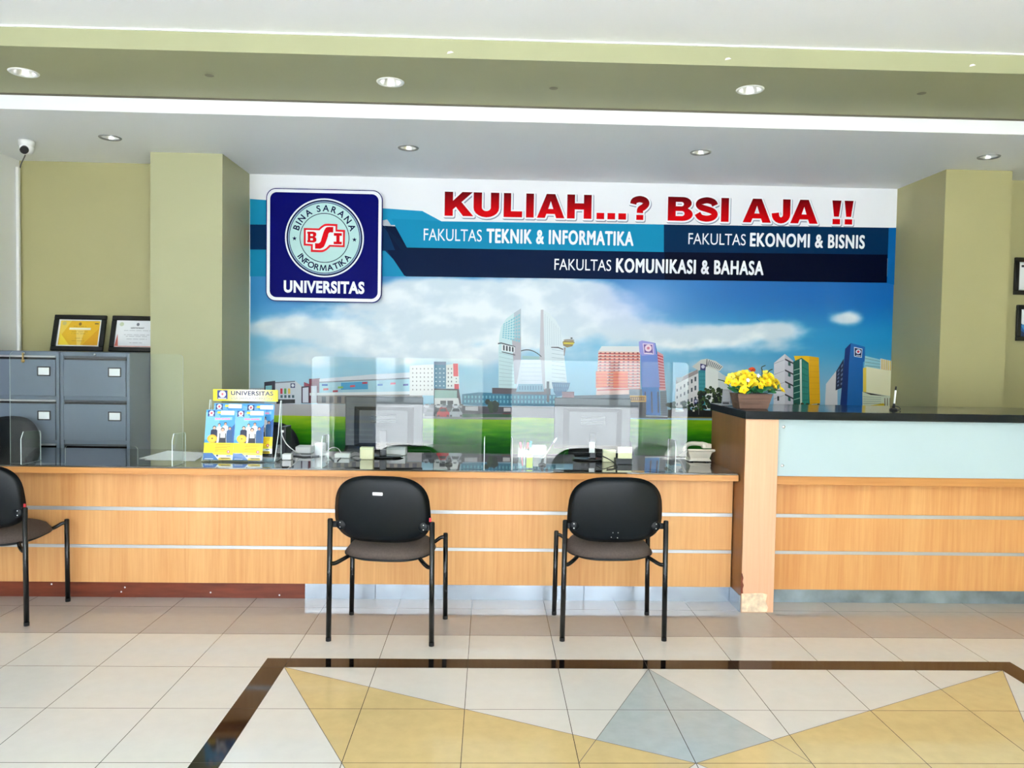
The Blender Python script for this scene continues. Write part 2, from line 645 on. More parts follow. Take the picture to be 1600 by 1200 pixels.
bm = new_bm(); box(bm, -1.9, 3.25, YM, YM + 0.15, 0, ZB)
struct('wall_back', bm, M['white_paint'])
bm = new_bm(); box(bm, ROOM_X0 - 0.2, -2.0, 5.90, 6.05, 0, ZB)
struct('wall_back_left', bm, M['olive'])
bm = new_bm(); box(bm, 3.3, ROOM_X1 + 0.2, 5.78, 5.95, 0, ZB)
struct('wall_back_right', bm, M['olive'])
bm = new_bm(); box(bm, -2.372, -1.877, 5.55, YM + 0.1, 0, ZB)
struct('wall_left_pillar', bm, mat('olive_pillar_paint', (176, 176, 138), 0.55, bump=0.08, bscale=80, var=0.02, vscale=2))
bm = new_bm(); box(bm, 3.212, 3.69, 5.50, YM + 0.1, 0, ZB)
struct('wall_right_pillar', bm, M['olive'])
bm = new_bm(); box(bm, ROOM_X0 - 0.2, ROOM_X0, FRONT_Y, 6.05, 0, ZF)
struct('wall_left', bm, M['white_paint'])
bm = new_bm(); box(bm, ROOM_X1, ROOM_X1 + 0.2, FRONT_Y, 6.0, 0, ZF)
struct('wall_right', bm, M['olive'])
# entrance front behind the photographer: wall with three glazed openings
bm = new_bm()
xs = [ROOM_X0 - 0.2]
for (a, b, h) in OPENINGS:
    box(bm, xs[-1], a, FRONT_Y - 0.2, FRONT_Y, 0, ZF)
    box(bm, a, b, FRONT_Y - 0.2, FRONT_Y, h, ZF)
    xs.append(b)
box(bm, xs[-1], ROOM_X1 + 0.2, FRONT_Y - 0.2, FRONT_Y, 0, ZF)
struct('wall_front', bm, M['white_paint'])
for n_, (a, b, h) in enumerate(OPENINGS):
    bm = new_bm()
    for x in np.linspace(a + 0.025, b - 0.025, max(2, int(round((b - a) / 1.4)) + 1)):
        box(bm, x - 0.025, x + 0.025, FRONT_Y - 0.13, FRONT_Y - 0.06, 0, h)
    box(bm, a, b, FRONT_Y - 0.13, FRONT_Y - 0.06, h - 0.05, h)
    box(bm, a, b, FRONT_Y - 0.13, FRONT_Y - 0.06, 2.1, 2.15)
    w_ = obj('window_%d' % (n_ + 1), bm, M['alu'])
    w_['kind'] = 'structure'
bm = new_bm(); box(bm, -30, 30, -45, FRONT_Y - 0.2, -0.2, -0.05)
struct('floor_forecourt', bm, mat('grey_paving', (126, 128, 130), 0.8, var=0.15, vscale=1.2))

# low white boundary wall across the forecourt, seen only as reflections in the clear screens
bm = new_bm(); box(bm, -30, 30, -14.3, -14.0, -0.05, 1.6)
struct('wall_boundary', bm, M['white_paint'])
bm = new_bm()
for x in np.arange(-12, 13, 3.1):
    box(bm, x, x + 0.25, -14.03, -13.95, -0.05, 1.75)
struct('trim_4', bm, mat('grey_pier', (120, 124, 130), 0.7))

# ------------------------------------------------------------------ reception counter (low, left)
XC0, XC1, YC = ROOM_X0 + 0.003, 1.379, 4.33
desk = thing('reception_counter', 'long low beech reception counter with two metal strips and dark glass top', 'counter', (-1.0, YC, 0))


def panel_with_strips(parent, x0, x1, ztop, zbot, woodm):
    bm = new_bm()
    for a, b in ((zbot, 0.281), (0.299, 0.489), (0.509, ztop)):
        box(bm, x0, x1, YC, YC + 0.03, a, b, 0.001, 1)
    obj('front_panel', bm, woodm, parent)
    for z in (0.281, 0.489):
        bm = new_bm(); box(bm, x0, x1, YC - 0.003, YC + 0.03, z, z + (0.018 if z < 0.4 else 0.02), 0.001, 1)
        obj('metal_strip', bm, M['alu'], parent)


panel_with_strips(desk, XC0, XC1, 0.71, 0.089, M['wood'])
bm = new_bm(); box(bm, XC0, XC1, 4.235, 4.985, 0.704, 0.738, 0.002, 1)
obj('worktop', bm, M['wood_h'], desk)
bm = new_bm(); box(bm, XC0, XC1 - 0.004, 4.238, 4.985, 0.738, 0.746, 0.001, 1)
obj('glass_top', bm, M['worktop'], desk)
for x in (-3.44, -1.1, 1.0):
    bm = new_bm(); box(bm, x, x + 0.03, YC + 0.05, 4.90, 0.0, 0.704)
    obj('support_panel', bm, M['wood'], desk)
bm = new_bm(); box(bm, -2.683, -1.008, YC + 0.02, YC + 0.04, 0, 0.092)
obj('kick_board', bm, M['kick_red'], desk)['label'] = 'chipped red-brown wooden kick board'
bm = new_bm(); box(bm, XC0, -2.683, YC + 0.015, YC + 0.04, 0, 0.092)
obj('kick_board', bm, M['kick_orange'], desk)['label'] = 'orange wood kick board'
bm = new_bm()
for a, b in ((-1.008, -0.62), (-0.617, 0.55), (0.553, XC1)):
    box(bm, a, b, YC + 0.018, YC + 0.04, 0, 0.092)
obj('kick_plate', bm, M['brushed'], desk)['label'] = 'brushed metal kick plate'
for x, z in ((-2.31, 0.05), (-2.02, 0.03), (-2.0, 0.055), (-1.53, 0.03), (-2.4, 0.07), (-1.15, 0.018)):
    bm = new_bm()
    lathe(bm, [(0.0, -0.001), (0.004, -0.001), (0.005, 0.0)], (x, YC + 0.0195, z), 8, 'y')
    obj('paint_fleck', bm, M['paper'], desk)

# ------------------------------------------------------------------ service counter (high, right)
XH1 = 4.88
high = thing('service_counter', 'high beech counter with black stone top and white glass upper panel', 'counter', (3.0, YC, 0))
panel_with_strips(high, 1.566, XH1, 0.71, 0.078, wood_mat('beech_veneer_warm', (206, 140, 80), (226, 172, 108), 0.38))
bm = new_bm(); box(bm, 1.566, XH1, 4.235, 4.40, 0.69, 0.738, 0.002, 1)
obj('ledge', bm, M['wood_h'], high)
bm = new_bm(); box(bm, 1.388, 1.566, 4.165, 4.80, 0.0, 1.054, 0.0015, 1)
obj('end_post', bm, [M['wood_post']], high)
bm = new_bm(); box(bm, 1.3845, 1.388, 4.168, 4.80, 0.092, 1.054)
obj('side_panel', bm, M['wood_side_shaded'], high)
bm = new_bm(); box(bm, 1.380, 1.388, 4.172, YC + 0.03, 0.0, 0.092)
obj('kick_plate', bm, M['brushed'], high)
bm = new_bm()
pts = [(1.389, 0.004), (1.53, 0.004), (1.535, 0.03), (1.522, 0.06), (1.53, 0.1), (1.50, 0.108), (1.389, 0.103)]
prism(bm, pts, 'y', 4.1632, 4.166)
wm = mat('bare_chipboard', (236, 206, 176), 0.8, bump=0.5, bscale=120, var=0.3, vscale=30)
obj('worn_patch', bm, wm, high)['label'] = 'pale patch where the veneer has worn off'
bm = new_bm()
pts = [(1.3835, 0.105), (1.396, 0.105), (1.394, 0.13), (1.399, 0.15), (1.392, 0.17), (1.396, 0.19), (1.389, 0.215), (1.3835, 0.215)]
prism(bm, pts, 'y', 4.1625, 4.168)
obj('chipped_edge', bm, M['kick_red'], high)
bm = new_bm(); box(bm, 1.566, XH1, YC + 0.018, YC + 0.04, 0, 0.082)
obj('kick_plate', bm, mat('worn_steel', (160, 178, 192), 0.3, 0.8, var=0.35, vscale=6), high)
bm = new_bm(); box(bm, 1.566, XH1, 4.20, 4.214, 0.742, 1.052, 0.002, 1)
gp = obj('glass_panel', bm, M['frost'], high)
for z in (0.80, 1.012):
    for x in (1.605, 4.6):
        bm = new_bm(); lathe(bm, [(0, -0.006), (0.007, -0.006), (0.009, -0.003), (0.009, 0.0)], (x, 4.20, z), 16, 'y')
        obj('screw_cap', bm, M['steel'], gp)
bm = new_bm(); box(bm, 1.60, XH1, 4.225, 4.80, 0.74, 1.05)
obj('inner_carcass', bm, M['wood'], high)
bm = new_bm(); box(bm, 1.378, XH1, 4.145, 4.82, 1.056, 1.099, 0.003, 2)
obj('stone_top', bm, M['granite'], high)

# ------------------------------------------------------------------ the mural on the back wall
mural = thing('wall_mural', 'wide printed wall mural of campus buildings, blue sky and lawn behind the counter', 'mural', (0.68, YM, 0.4))


def wp(x, y):
    """point of the artwork measured on the photo -> (X, Z) on the wall"""
    p = at(x, y, 1, YM)
    return (p[0], p[2])


def on_wall(base):
    return lambda u, v, h: (u, YM - base - h, v)


def lerp(a, b, t):
    return tuple(a[i] + (b[i] - a[i]) * t for i in range(3))


def sst(a, b, x):
    t = max(0.0, min(1.0, (x - a) / (b - a)))
    return t * t * (3 - 2 * t)


BLOBS = [(545, 525, 120, 34, 1.0), (450, 512, 55, 16, 0.8), (470, 562, 90, 16, 0.75), (640, 555, 70, 26, 0.7), (700, 480, 150, 38, 1.1), (640, 455, 90, 20, 0.9), (820, 505, 130, 62, 1.15),
         (905, 470, 90, 40, 0.9), (1000, 515, 90, 28, 0.8), (1110, 532, 95, 24, 0.95), (1205, 517, 75, 17, 0.95), (1325, 497, 30, 11, 0.85), (1235, 545, 70, 12, 0.5), (735, 560, 50, 18, 0.5), (1130, 575, 70, 14, 0.5)]


def fbm(x, y, o=5):
    s, a, f = 0.0, 0.5, 1.0
    for k in range(o):
        s += a * noise.noise(Vector((x * f, y * f, 3.7 + k)))
        a *= 0.5
        f *= 2.0
    return s


def sky_col(x, y):
    t = sst(436, 650, y)
    u = sst(380, 1400, x)
    top = lerp((52, 142, 205), (0, 100, 178), u)
    mid = lerp((120, 186, 220), (26, 140, 196), sst(900, 1350, x))
    hor = lerp((168, 208, 226), (130, 182, 212), u)
    c = lerp(top, mid, sst(0.0, 0.4, t)) if t < 0.4 else lerp(mid, hor, sst(0.4, 0.95, t))
    n = fbm(x * 0.013, y * 0.026)
    b = 0.0
    for cx, cy, rx, ry, a in BLOBS:
        dx, dy = (x - cx) / rx, (y - cy) / ry
        b += a * math.exp(-(dx * dx + dy * dy))
    k = sst(0.32, 0.95, b + 0.75 * n)
    shade = sst(-0.15, 0.35, fbm(x * 0.02 + 9, y * 0.03 + 4))
    c = lerp(c, lerp((212, 222, 230), (242, 244, 246), shade), 0.93 * k)
    c = lerp(c, (176, 190, 236), 0.55 * math.exp(-((x - 1000) / 75) ** 2 - ((y - 470) / 40) ** 2))
    return c


def grass_col(x, y):
    t = (y - 648) / 62.0
    n = fbm(x * 0.03, y * 0.22, 4)
    g = [(0.0, (196, 214, 24)), (0.12, (150, 204, 10)), (0.45, (70, 160, 8)), (0.8, (14, 104, 14)), (1.6, (0, 66, 22))]
    t2 = max(0, t + 0.30 * n * min(1, max(0, t) * 3))
    for (a, ca), (b, cb) in zip(g, g[1:]):
        if t2 <= b:
            return lerp(ca, cb, (t2 - a) / (b - a))
    return g[-1][1]


def grid_print(P, x0, z0, x1, z1, nx, nz, fn):
    vs, cs = [], []
    for j in range(nz + 1):
        for i in range(nx + 1):
            X, Z = x0 + (x1 - x0) * i / nx, z0 + (z1 - z0) * j / nz
            vs.append((X, Z))
            x, y = to_px((X, YM, Z))
            cs.append(lin(fn(x, y)))
    fs = [(j * (nx + 1) + i, j * (nx + 1) + i + 1, (j + 1) * (nx + 1) + i + 1, (j + 1) * (nx + 1) + i) for j in range(nz) for i in range(nx)]
    P.many(vs, fs, cs)


class Mural(Print):
    def q(self, pts, col):
        return self.poly([wp(*p) for p in pts], col)

    def w(self, quad, nx, ny, fx, fy, col, ox=0.5, oy=0.5):
        return self.cells([wp(*p) for p in quad], nx, ny, fx, fy, col, ox, oy)

    def dot(self, x, y, r, col, ry=None):
        p, p2 = wp(x, y), wp(x + r, y)
        k = p2[0] - p[0]
        return self.ell(p[0], p[1], k, k * (1 if ry is None else ry / r), col)


S = Mural(on_wall(0.0008))
MX0, MX1 = -1.868, 3.214
grid_print(S, MX0, 0.86, MX1, 2.05, 330, 114, sky_col)
grid_print(S, MX0, 0.42, MX1, 0.883, 330, 60, grass_col)
S.build('sky_and_lawn_print', M['ink_gloss'], mural)

B = Mural(on_wall(0.0012), 1e-5)
# grey forecourt strip on the left
B.q([(386, 630), (700, 634), (700, 654), (386, 648)], (186, 182, 184))
# far-left white hall with dark gable
B.q([(413, 597), (430, 595), (430, 610), (413, 610)], (44, 40, 58)); B.q([(415, 603), (425, 602), (425, 609), (415, 609)], (130, 196, 206))
B.q([(430, 597), (461, 595), (474, 605), (470, 632), (430, 630)], (200, 206, 216))
B.q([(430, 597), (461, 595), (461, 597), (430, 599)], (120, 124, 140))
for x, c in ((438, (200, 36, 56)), (444, (80, 150, 70)), (450, (222, 178, 60))):
    B.q([(x, 607), (x + 3.6, 607), (x + 3.6, 615.5), (x, 615.5)], c)
B.q([(454, 599), (461, 599), (461, 606), (454, 606)], (40, 48, 100)); B.dot(457.5, 602.3, 2.3, (220, 226, 236))
B.w([(437, 622), (461, 622), (461, 617), (437, 617)], 4, 1, 0.6, 0.9, (50, 84, 96))
B.q([(432, 624), (461, 624), (461, 630), (432, 631)], (32, 34, 38))
B.q([(386, 607), (413, 606), (413, 631), (386, 630)], (170, 178, 190)); B.w([(386, 616), (413, 616), (413, 608), (386, 608)], 7, 1, 0.2, 1, (120, 130, 150))
# maroon and white mall
B.q([(475, 597), (483, 600), (483, 606), (475, 606)], (150, 60, 80))
B.q([(471, 604), (483, 603), (483, 630), (471, 630)], (60, 40, 64)); B.q([(473, 606), (482, 605), (482, 629), (473, 629)], (214, 218, 230))
B.q([(483, 592), (500, 591), (500, 630), (483, 630)], (112, 34, 52)); B.q([(486, 603), (495, 603), (495, 630), (486, 630)], (220, 222, 230))
B.q([(499, 592), (582, 585), (660, 583), (660, 612), (499, 614)], (168, 208, 224))
B.q([(499, 592), (582, 585), (640, 582), (640, 590), (499, 598)], (212, 216, 228)); B.q([(499, 596.5), (640, 590), (640, 592), (499, 598)], (120, 124, 138))
B.q([(533, 598), (575, 596), (575, 608), (533, 609)], (60, 156, 206)); B.q([(503, 600), (512, 600), (512, 603), (503, 603)], (44, 108, 190))
for x, y, c in ((505, 607, (214, 90, 90)), (520, 610, (170, 40, 70)), (528, 604, (140, 190, 90)), (547, 602, (220, 70, 90)), (566, 597, (190, 40, 80)), (590, 600, (60, 120, 190)), (610, 598, (220, 110, 130)), (630, 600, (80, 90, 160))):
    B.q([(x, y), (x + 8, y - 0.4), (x + 8, y + 2.6), (x, y + 3)], c)
B.q([(484, 614), (660, 611), (660, 616), (484, 618)], (232, 232, 236))
B.q([(496, 618), (660, 616), (660, 633), (496, 631)], (150, 140, 136)); B.w([(500, 630), (655, 631), (655, 619), (500, 619)], 13, 1, 0.55, 0.9, (96, 96, 102))
# white tower block with grey-blue and red bays
B.q([(640, 571), (680, 569), (680, 618), (640, 618)], (236, 230, 226)); B.w([(642, 612), (678, 612), (678, 573), (642, 573)], 6, 6, 0.28, 0.34, (150, 142, 138))
B.q([(678, 565), (697, 565), (697, 607), (678, 607)], (70, 128, 158)); B.q([(678, 565), (697, 565), (697, 570), (678, 570)], (110, 132, 162))
B.w([(678.5, 606), (696.5, 606), (696.5, 573), (678.5, 573)], 3, 5, 0.34, 0.3, (190, 214, 226))
B.q([(697, 570), (716, 568), (718, 607), (697, 607)], (236, 234, 232)); B.w([(698, 606), (708, 606), (708, 573), (698, 573)], 2, 5, 0.3, 0.4, (70, 70, 84))
B.q([(708, 568), (715.5, 568), (716, 588), (708.5, 588)], (226, 40, 60)); B.q([(710, 600), (717, 600), (717, 608), (710, 608)], (214, 36, 58))
B.w([(710, 599), (716, 599), (716, 589), (710, 589)], 1, 2, 0.3, 0.3, (60, 60, 70))
B.q([(678, 607), (717, 608), (721, 633), (678, 633)], (50, 38, 46)); B.q([(679, 609), (714, 610), (714, 622), (679, 622)], (150, 186, 180)); B.q([(679, 622), (716, 622), (718, 633), (679, 633)], (226, 226, 226))
B.q([(688, 626), (697, 626), (697, 632), (688, 632)], (40, 44, 50)); B.q([(699, 626), (708, 626), (708, 632), (699, 632)], (40, 44, 50))
# cars in front
B.q([(660, 632), (800, 636), (800, 656), (660, 652)], (96, 98, 104)); B.q([(660, 646), (800, 651), (800, 656), (660, 654)], (150, 150, 146))


def car(x, y, w, h, c, glass=(40, 46, 54)):
    B.q([(x, y), (x + w, y + 0.3), (x + w, y - h * 0.5), (x + w * 0.86, y - h * 0.58), (x + w * 0.74, y - h), (x + w * 0.24, y - h), (x + w * 0.12, y - h * 0.58), (x, y - h * 0.5)], c)
    B.q([(x + w * 0.2, y - h * 0.58), (x + w * 0.8, y - h * 0.58), (x + w * 0.7, y - h * 0.92), (x + w * 0.3, y - h * 0.92)], glass)
    B.q([(x + w * 0.06, y), (x + w * 0.2, y), (x + w * 0.2, y - h * 0.2), (x + w * 0.06, y - h * 0.2)], (20, 20, 22))
    B.q([(x + w * 0.8, y), (x + w * 0.94, y), (x + w * 0.94, y - h * 0.2), (x + w * 0.8, y - h * 0.2)], (20, 20, 22))


for k in range(7):
    car(662 + k * 9, 637, 10, 6, [(170, 172, 178), (60, 62, 70), (214, 216, 220)][k % 3])
car(663, 650, 17, 11, (70, 72, 80)); car(683, 651, 19, 14, (196, 24, 44)); car(702, 651, 21, 14, (188, 194, 202))
car(740, 650, 13, 5, (60, 70, 78)); car(785, 650, 14, 7, (120, 34, 44))
B.q([(722, 647), (800, 647), (800, 652), (722, 652)], (52, 92, 62))
# low blue glass hall
B.q([(722, 616), (748, 613), (800, 615), (870, 617), (870, 634), (748, 634), (722, 632)], (34, 118, 150)); B.w([(724, 630), (868, 632), (868, 617), (724, 617)], 26, 2, 0.4, 0.62, (108, 186, 204))
B.q([(769, 606), (800, 606), (860, 607), (860, 617), (769, 615)], (88, 76, 84))
B.q([(722, 634), (800, 636), (800, 646), (722, 646)], (66, 62, 70)); B.q([(727, 635), (747, 635), (747, 642), (727, 641)], (196, 194, 200)); B.q([(787, 637), (798, 637), (798, 643), (787, 643)], (210, 206, 206))
for k in range(9):
    B.dot(762 + (k * 37 % 15), 628 + (k * 23 % 14), 4.2, [(24, 44, 26), (40, 66, 36)][k % 2])
# twin curved glass towers
tl = [(779, 606), (779, 545), (780.5, 523), (783, 511), (791, 498), (803, 489), (814, 482), (814, 560), (806, 580), (806, 607)]
B.q(tl, (196, 222, 226)); B.q([(803, 489), (814, 482), (814, 560), (804, 558)], (176, 190, 202)); B.q([(800, 530), (814, 526), (814, 600), (804, 600)], (176, 172, 182))
B.w([(784, 528), (813, 536), (813, 489), (786, 506)], 7, 8, 0.72, 0.66, (128, 190, 204)); B.w([(780, 604), (803, 604), (803, 554), (780, 548)], 1, 9, 1, 0.1, (150, 178, 186))
B.q([(778, 536), (783, 535), (805, 541), (805, 543), (783, 537), (778, 538)], (70, 76, 84)); B.q([(784, 538), (804, 542), (804, 551), (784, 548)], (230, 236, 238)); B.w([(785, 547.5), (803.5, 550.5), (803.5, 542.5), (785, 538.5)], 4, 1, 0.6, 0.92, (56, 66, 74))
B.q([(784, 549), (805, 554), (805, 555.5), (784, 550.5)], (70, 76, 84))
tr = [(848, 607), (847, 483), (858, 490), (868, 500), (875, 512), (878, 525), (880, 540), (882, 560), (886, 598), (886, 608)]
B.q(tr, (214, 226, 232)); B.q([(843, 560), (845, 484), (849, 484), (852, 608), (848, 608)], (190, 190, 200))
B.w([(850, 540), (878, 540), (877, 517), (850, 489)], 8, 5, 0.12, 1, (176, 190, 202)); B.w([(862, 598), (884, 600), (882, 546), (862, 543)], 1, 9, 1, 0.1, (158, 176, 188))
B.q([(861, 542), (872, 542), (880, 545), (880, 547), (872, 544), (861, 543.5)], (90, 92, 100))
B.q([(814, 562), (845, 562), (848, 607), (806, 607)], (214, 220, 232)); B.w([(814, 604), (846, 604), (846, 565), (814, 565)], 1, 6, 1, 0.1, (182, 194, 210))
vs = [(814 + 32 * t, 550 - 5.5 * math.sin(PI * (0.15 + 0.7 * t)) + 9 * t * t) for t in np.linspace(0, 1, 14)]
B.many([wp(x, y) for x, y in vs] + [wp(x, y + 1.6) for x, y in vs], [(k, k + 1, 15 + k, 14 + k) for k in range(13)], (60, 70, 80))
B.q([(816, 556), (843, 557), (843, 562), (816, 561)], (160, 196, 200))
B.q([(879, 534), (884, 531), (894, 531), (898, 535), (894, 541), (886, 543), (880, 540)], (140, 120, 70)); B.q([(880, 535), (897, 535.5), (896, 538), (881, 537.5)], (224, 206, 60)); B.dot(889, 531.6, 8.5, (150, 140, 130), 1.6); B.dot(893, 528.5, 1.8, (60, 60, 60), 1.2)
B.q([(881, 543), (884, 543), (882, 556), (881, 556)], (150, 140, 140))
B.q([(862, 597), (891, 598), (888, 608), (880, 618), (870, 620), (865, 612)], (52, 104, 148)); B.w([(864, 612), (886, 612), (889, 600), (863, 599)], 8, 2, 0.35, 0.7, (96, 150, 184))
B.q([(810, 600), (848, 600), (850, 612), (806, 612)], (120, 166, 190)); B.w([(810, 610), (848, 610), (848, 602), (810, 602)], 9, 1, 0.4, 0.8, (70, 116, 150))
B.q([(854, 596), (858, 596), (858, 628), (854, 628)], (60, 64, 74)); B.q([(800, 634), (905, 636), (905, 654), (800, 652)], (84, 86, 90)); B.q([(878, 612), (897, 612), (897, 622), (878, 622)], (140, 96, 104))
B.q([(800, 634), (905, 637), (905, 640), (800, 637)], (60, 70, 66))
# red-orange block with blue tower
B.q([(935, 548), (1000, 545), (1001, 645), (930, 640)], (232, 190, 178)); B.q([(940, 541), (999, 541), (999, 550), (935, 549)], (222, 224, 226))
B.w([(933, 612), (1000, 610), (1000, 551), (935, 550)], 1, 13, 1, 0.36, (206, 70, 60)); B.w([(933, 606), (1000, 606), (1000, 550), (935, 550)], 9, 12, 0.4, 0.4, (122, 70, 76), 0.5, 0.8)
B.q([(931, 580), (949, 580), (948, 604), (931, 606)], (236, 104, 60)); B.q([(958, 580), (981, 580), (981, 606), (958, 606)], (232, 96, 62)); B.w([(931, 604), (981, 604), (981, 580), (931, 580)], 4, 5, 1, 0.3, (246, 150, 92))
B.q([(1025, 548), (1036, 554), (1040, 610), (1029, 610)], (214, 150, 160)); B.w([(1028, 608), (1040, 608), (1036, 556), (1026, 552)], 1, 12, 1, 0.4, (176, 34, 60))
B.q([(1031, 611), (1041, 610), (1043, 651), (1033, 651)], (84, 104, 124)); B.w([(1032, 650), (1042, 650), (1041, 612), (1031, 612)], 1, 11, 1, 0.3, (50, 74, 98))
B.q([(983, 608), (1003, 608), (1003, 620), (983, 620)], (124, 132, 142))
B.q([(998, 534), (1003, 532), (1024, 536), (1027, 552), (1032, 651), (1008, 650), (1002, 600), (1001, 553)], (34, 116, 196)); B.q([(1001, 553), (1027, 553), (1031, 605), (1003, 605)], (104, 136, 212))
B.q([(998, 534), (1003, 532), (1023, 536), (1025, 554), (1003, 556), (999, 550)], (150, 150, 220)); B.q([(1004, 536.5), (1020, 537.5), (1021.5, 554), (1006, 553)], (232, 214, 236)); B.q([(1005.5, 538), (1019, 538.8), (1020.3, 552.6), (1007, 551.8)], (110, 84, 160)); B.dot(1012.8, 544, 5.4, (238, 214, 230)); B.dot(1012.8, 544, 2.2, (206, 120, 150)); B.q([(1008, 551), (1019, 551.5), (1019, 552.4), (1008, 551.9)], (238, 230, 240))
for x in (1007, 1017, 1027):
    B.q([(x, 612), (x + 1.8, 612), (x + 2.6, 645), (x + 0.8, 645)], (10, 24, 44))
B.q([(984, 626), (1007, 627), (1010, 652), (984, 652)], (16, 18, 26)); B.q([(982, 618), (1009.5, 618), (1009.5, 628), (982, 628)], (226, 170, 70)); B.q([(983.5, 620), (1008, 620), (1008, 626), (983.5, 626)], (120, 80, 40)); B.w([(984, 625.5), (1008, 625.5), (1008, 620.5), (984, 620.5)], 8, 1, 0.6, 0.8, (206, 160, 80))
B.q([(984, 647), (1043, 650), (1043, 654), (984, 653)], (30, 40, 50)); B.q([(1009, 649), (1043, 650), (1043, 651.4), (1009, 650.4)], (210, 222, 232))
B.q([(897, 618), (984, 616), (984, 653), (897, 653)], (86, 92, 100)); B.w([(908, 650), (980, 650), (980, 622), (908, 622)], 8, 3, 0.6, 0.6, (50, 60, 70))
# white hotel with the canopy roof
B.q([(1056, 594), (1080, 581), (1092, 578), (1092, 636), (1054, 638)], (222, 220, 220)); B.q([(1056, 594), (1090, 577), (1091, 583), (1056, 600)], (150, 140, 140))
for r_, (ya, yb) in enumerate(((608, 589), (619, 603), (630, 620))):
    for k in range(6):
        t = k / 5.0
        x = 1057 + 28 * t
        y = ya + (yb - ya) * t
        h = 4 + 3 * t
        B.q([(x, y + h), (x + 1.8 + t, y + h - 0.6), (x + 1.8 + t, y - 0.6), (x, y)], (64, 74, 84))
B.q([(1091, 578), (1102, 576), (1102, 640), (1092, 640)], (30, 130, 144)); B.w([(1092, 636), (1102, 636), (1102, 582), (1092, 582)], 3, 9, 0.8, 0.75, (54, 150, 160))
B.q([(1102, 570), (1122, 580), (1136, 590), (1138, 640), (1102, 640)], (226, 230, 226)); B.q([(1122, 581), (1138, 590), (1140, 608), (1122, 612)], (200, 208, 210))
B.q([(1081, 573), (1095, 562), (1104, 560.5), (1118, 564), (1130, 573), (1124, 580), (1104, 573), (1092, 579)], (212, 212, 206)); B.w([(1105, 571), (1124, 578), (1129, 573), (1107, 562)], 8, 1, 0.42, 1, (84, 96, 104)); B.q([(1104, 561), (1105, 561), (1105, 573), (1103, 573)], (70, 70, 76))
B.q([(1094, 568), (1103, 570), (1102, 579), (1094, 578)], (52, 48, 104)); B.dot(1098.3, 573, 2.8, (220, 220, 236)); B.q([(1056, 590), (1068, 589), (1064, 597), (1058, 597)], (170, 172, 174))
random.seed(4)
for k in range(150):
    x = random.uniform(1092, 1136)
    y = random.uniform(604, 644)
    if y < 604 + abs(x - 1112) * 0.55 - 2:
        continue
    B.dot(x, y, random.uniform(1.6, 3.6), random.choice([(24, 44, 22), (44, 70, 30), (16, 28, 18), (70, 92, 44)]))
for k in range(60):
    B.dot(random.uniform(1066, 1094), random.uniform(629, 646), random.uniform(1.5, 3), random.choice([(28, 52, 24), (52, 82, 34), (18, 30, 18)]))
for k in range(30):
    B.dot(random.uniform(1042, 1054), random.uniform(629, 644), random.uniform(1.8, 3.2), random.choice([(28, 60, 40), (20, 44, 34)]))
B.q([(1043, 640), (1140, 642), (1140, 653), (1043, 653)], (20, 20, 24)); B.q([(1044, 651), (1140, 652), (1140, 654), (1044, 653)], (126, 110, 60))
B.q([(1055, 641), (1068, 640), (1068, 643), (1055, 643)], (200, 204, 196)); B.q([(1082, 640), (1085, 640), (1085, 643), (1082, 643)], (226, 226, 210))
B.q([(1084, 624), (1090, 624), (1089, 631), (1084, 631)], (44, 44, 98)); B.dot(1087, 627, 2, (206, 206, 226)); B.q([(1091, 625), (1092, 625), (1092, 648), (1091, 648)], (96, 96, 96))
# white block with green glass stairwell and yellow wall
B.q([(1240, 556), (1260, 556), (1279, 558.5), (1281, 630), (1262, 632)], (238, 190, 10)); B.q([(1264, 557), (1279, 558.5), (1281, 630), (1265, 632)], (226, 170, 16)); B.w([(1265, 630), (1281, 629), (1279, 559), (1264, 558)], 1, 8, 1, 0.05, (206, 150, 20))
B.q([(1209, 567), (1226, 553), (1239, 564), (1239, 646), (1208, 646)], (214, 214, 222)); B.q([(1226, 553), (1239, 564), (1239, 645), (1226, 645)], (196, 194, 206))
for k, y in enumerate((565, 582, 600, 620)):
    B.q([(1226, y - 5), (1239, y + 1.5), (1239, y + 4), (1226, y - 2.5)], (56, 54, 62)); B.q([(1231, y), (1235, y + 2), (1235, y + 7), (1231, y + 6)], (50, 96, 92)); B.q([(1209, y + 3), (1225, y - 3), (1225, y - 2.4), (1209, y + 3.8)], (150, 150, 166))
B.q([(1214, 619), (1217, 619), (1217, 626), (1214, 626)], (50, 54, 60))
B.q([(1239, 565), (1252, 559), (1263, 567), (1264, 645), (1239, 645)], (22, 88, 76)); B.q([(1252, 559), (1263, 567), (1265, 636), (1252, 640)], (24, 116, 104)); B.q([(1249, 562), (1252, 561), (1253, 645), (1250, 645)], (206, 220, 212))
for y in (575, 583, 592, 601, 611, 621):
    B.q([(1240, y + 3), (1250, y), (1250, y + 1), (1240, y + 4)], (160, 206, 190))
B.w([(1253, 636), (1263, 634), (1262, 569), (1253, 563)], 3, 7, 0.85, 0.8, (34, 132, 120))
for k in range(26):
    B.dot(random.uniform(1228, 1282), random.uniform(630, 646), random.uniform(1.5, 3.4), random.choice([(40, 52, 30), (70, 60, 30), (26, 32, 24)]))
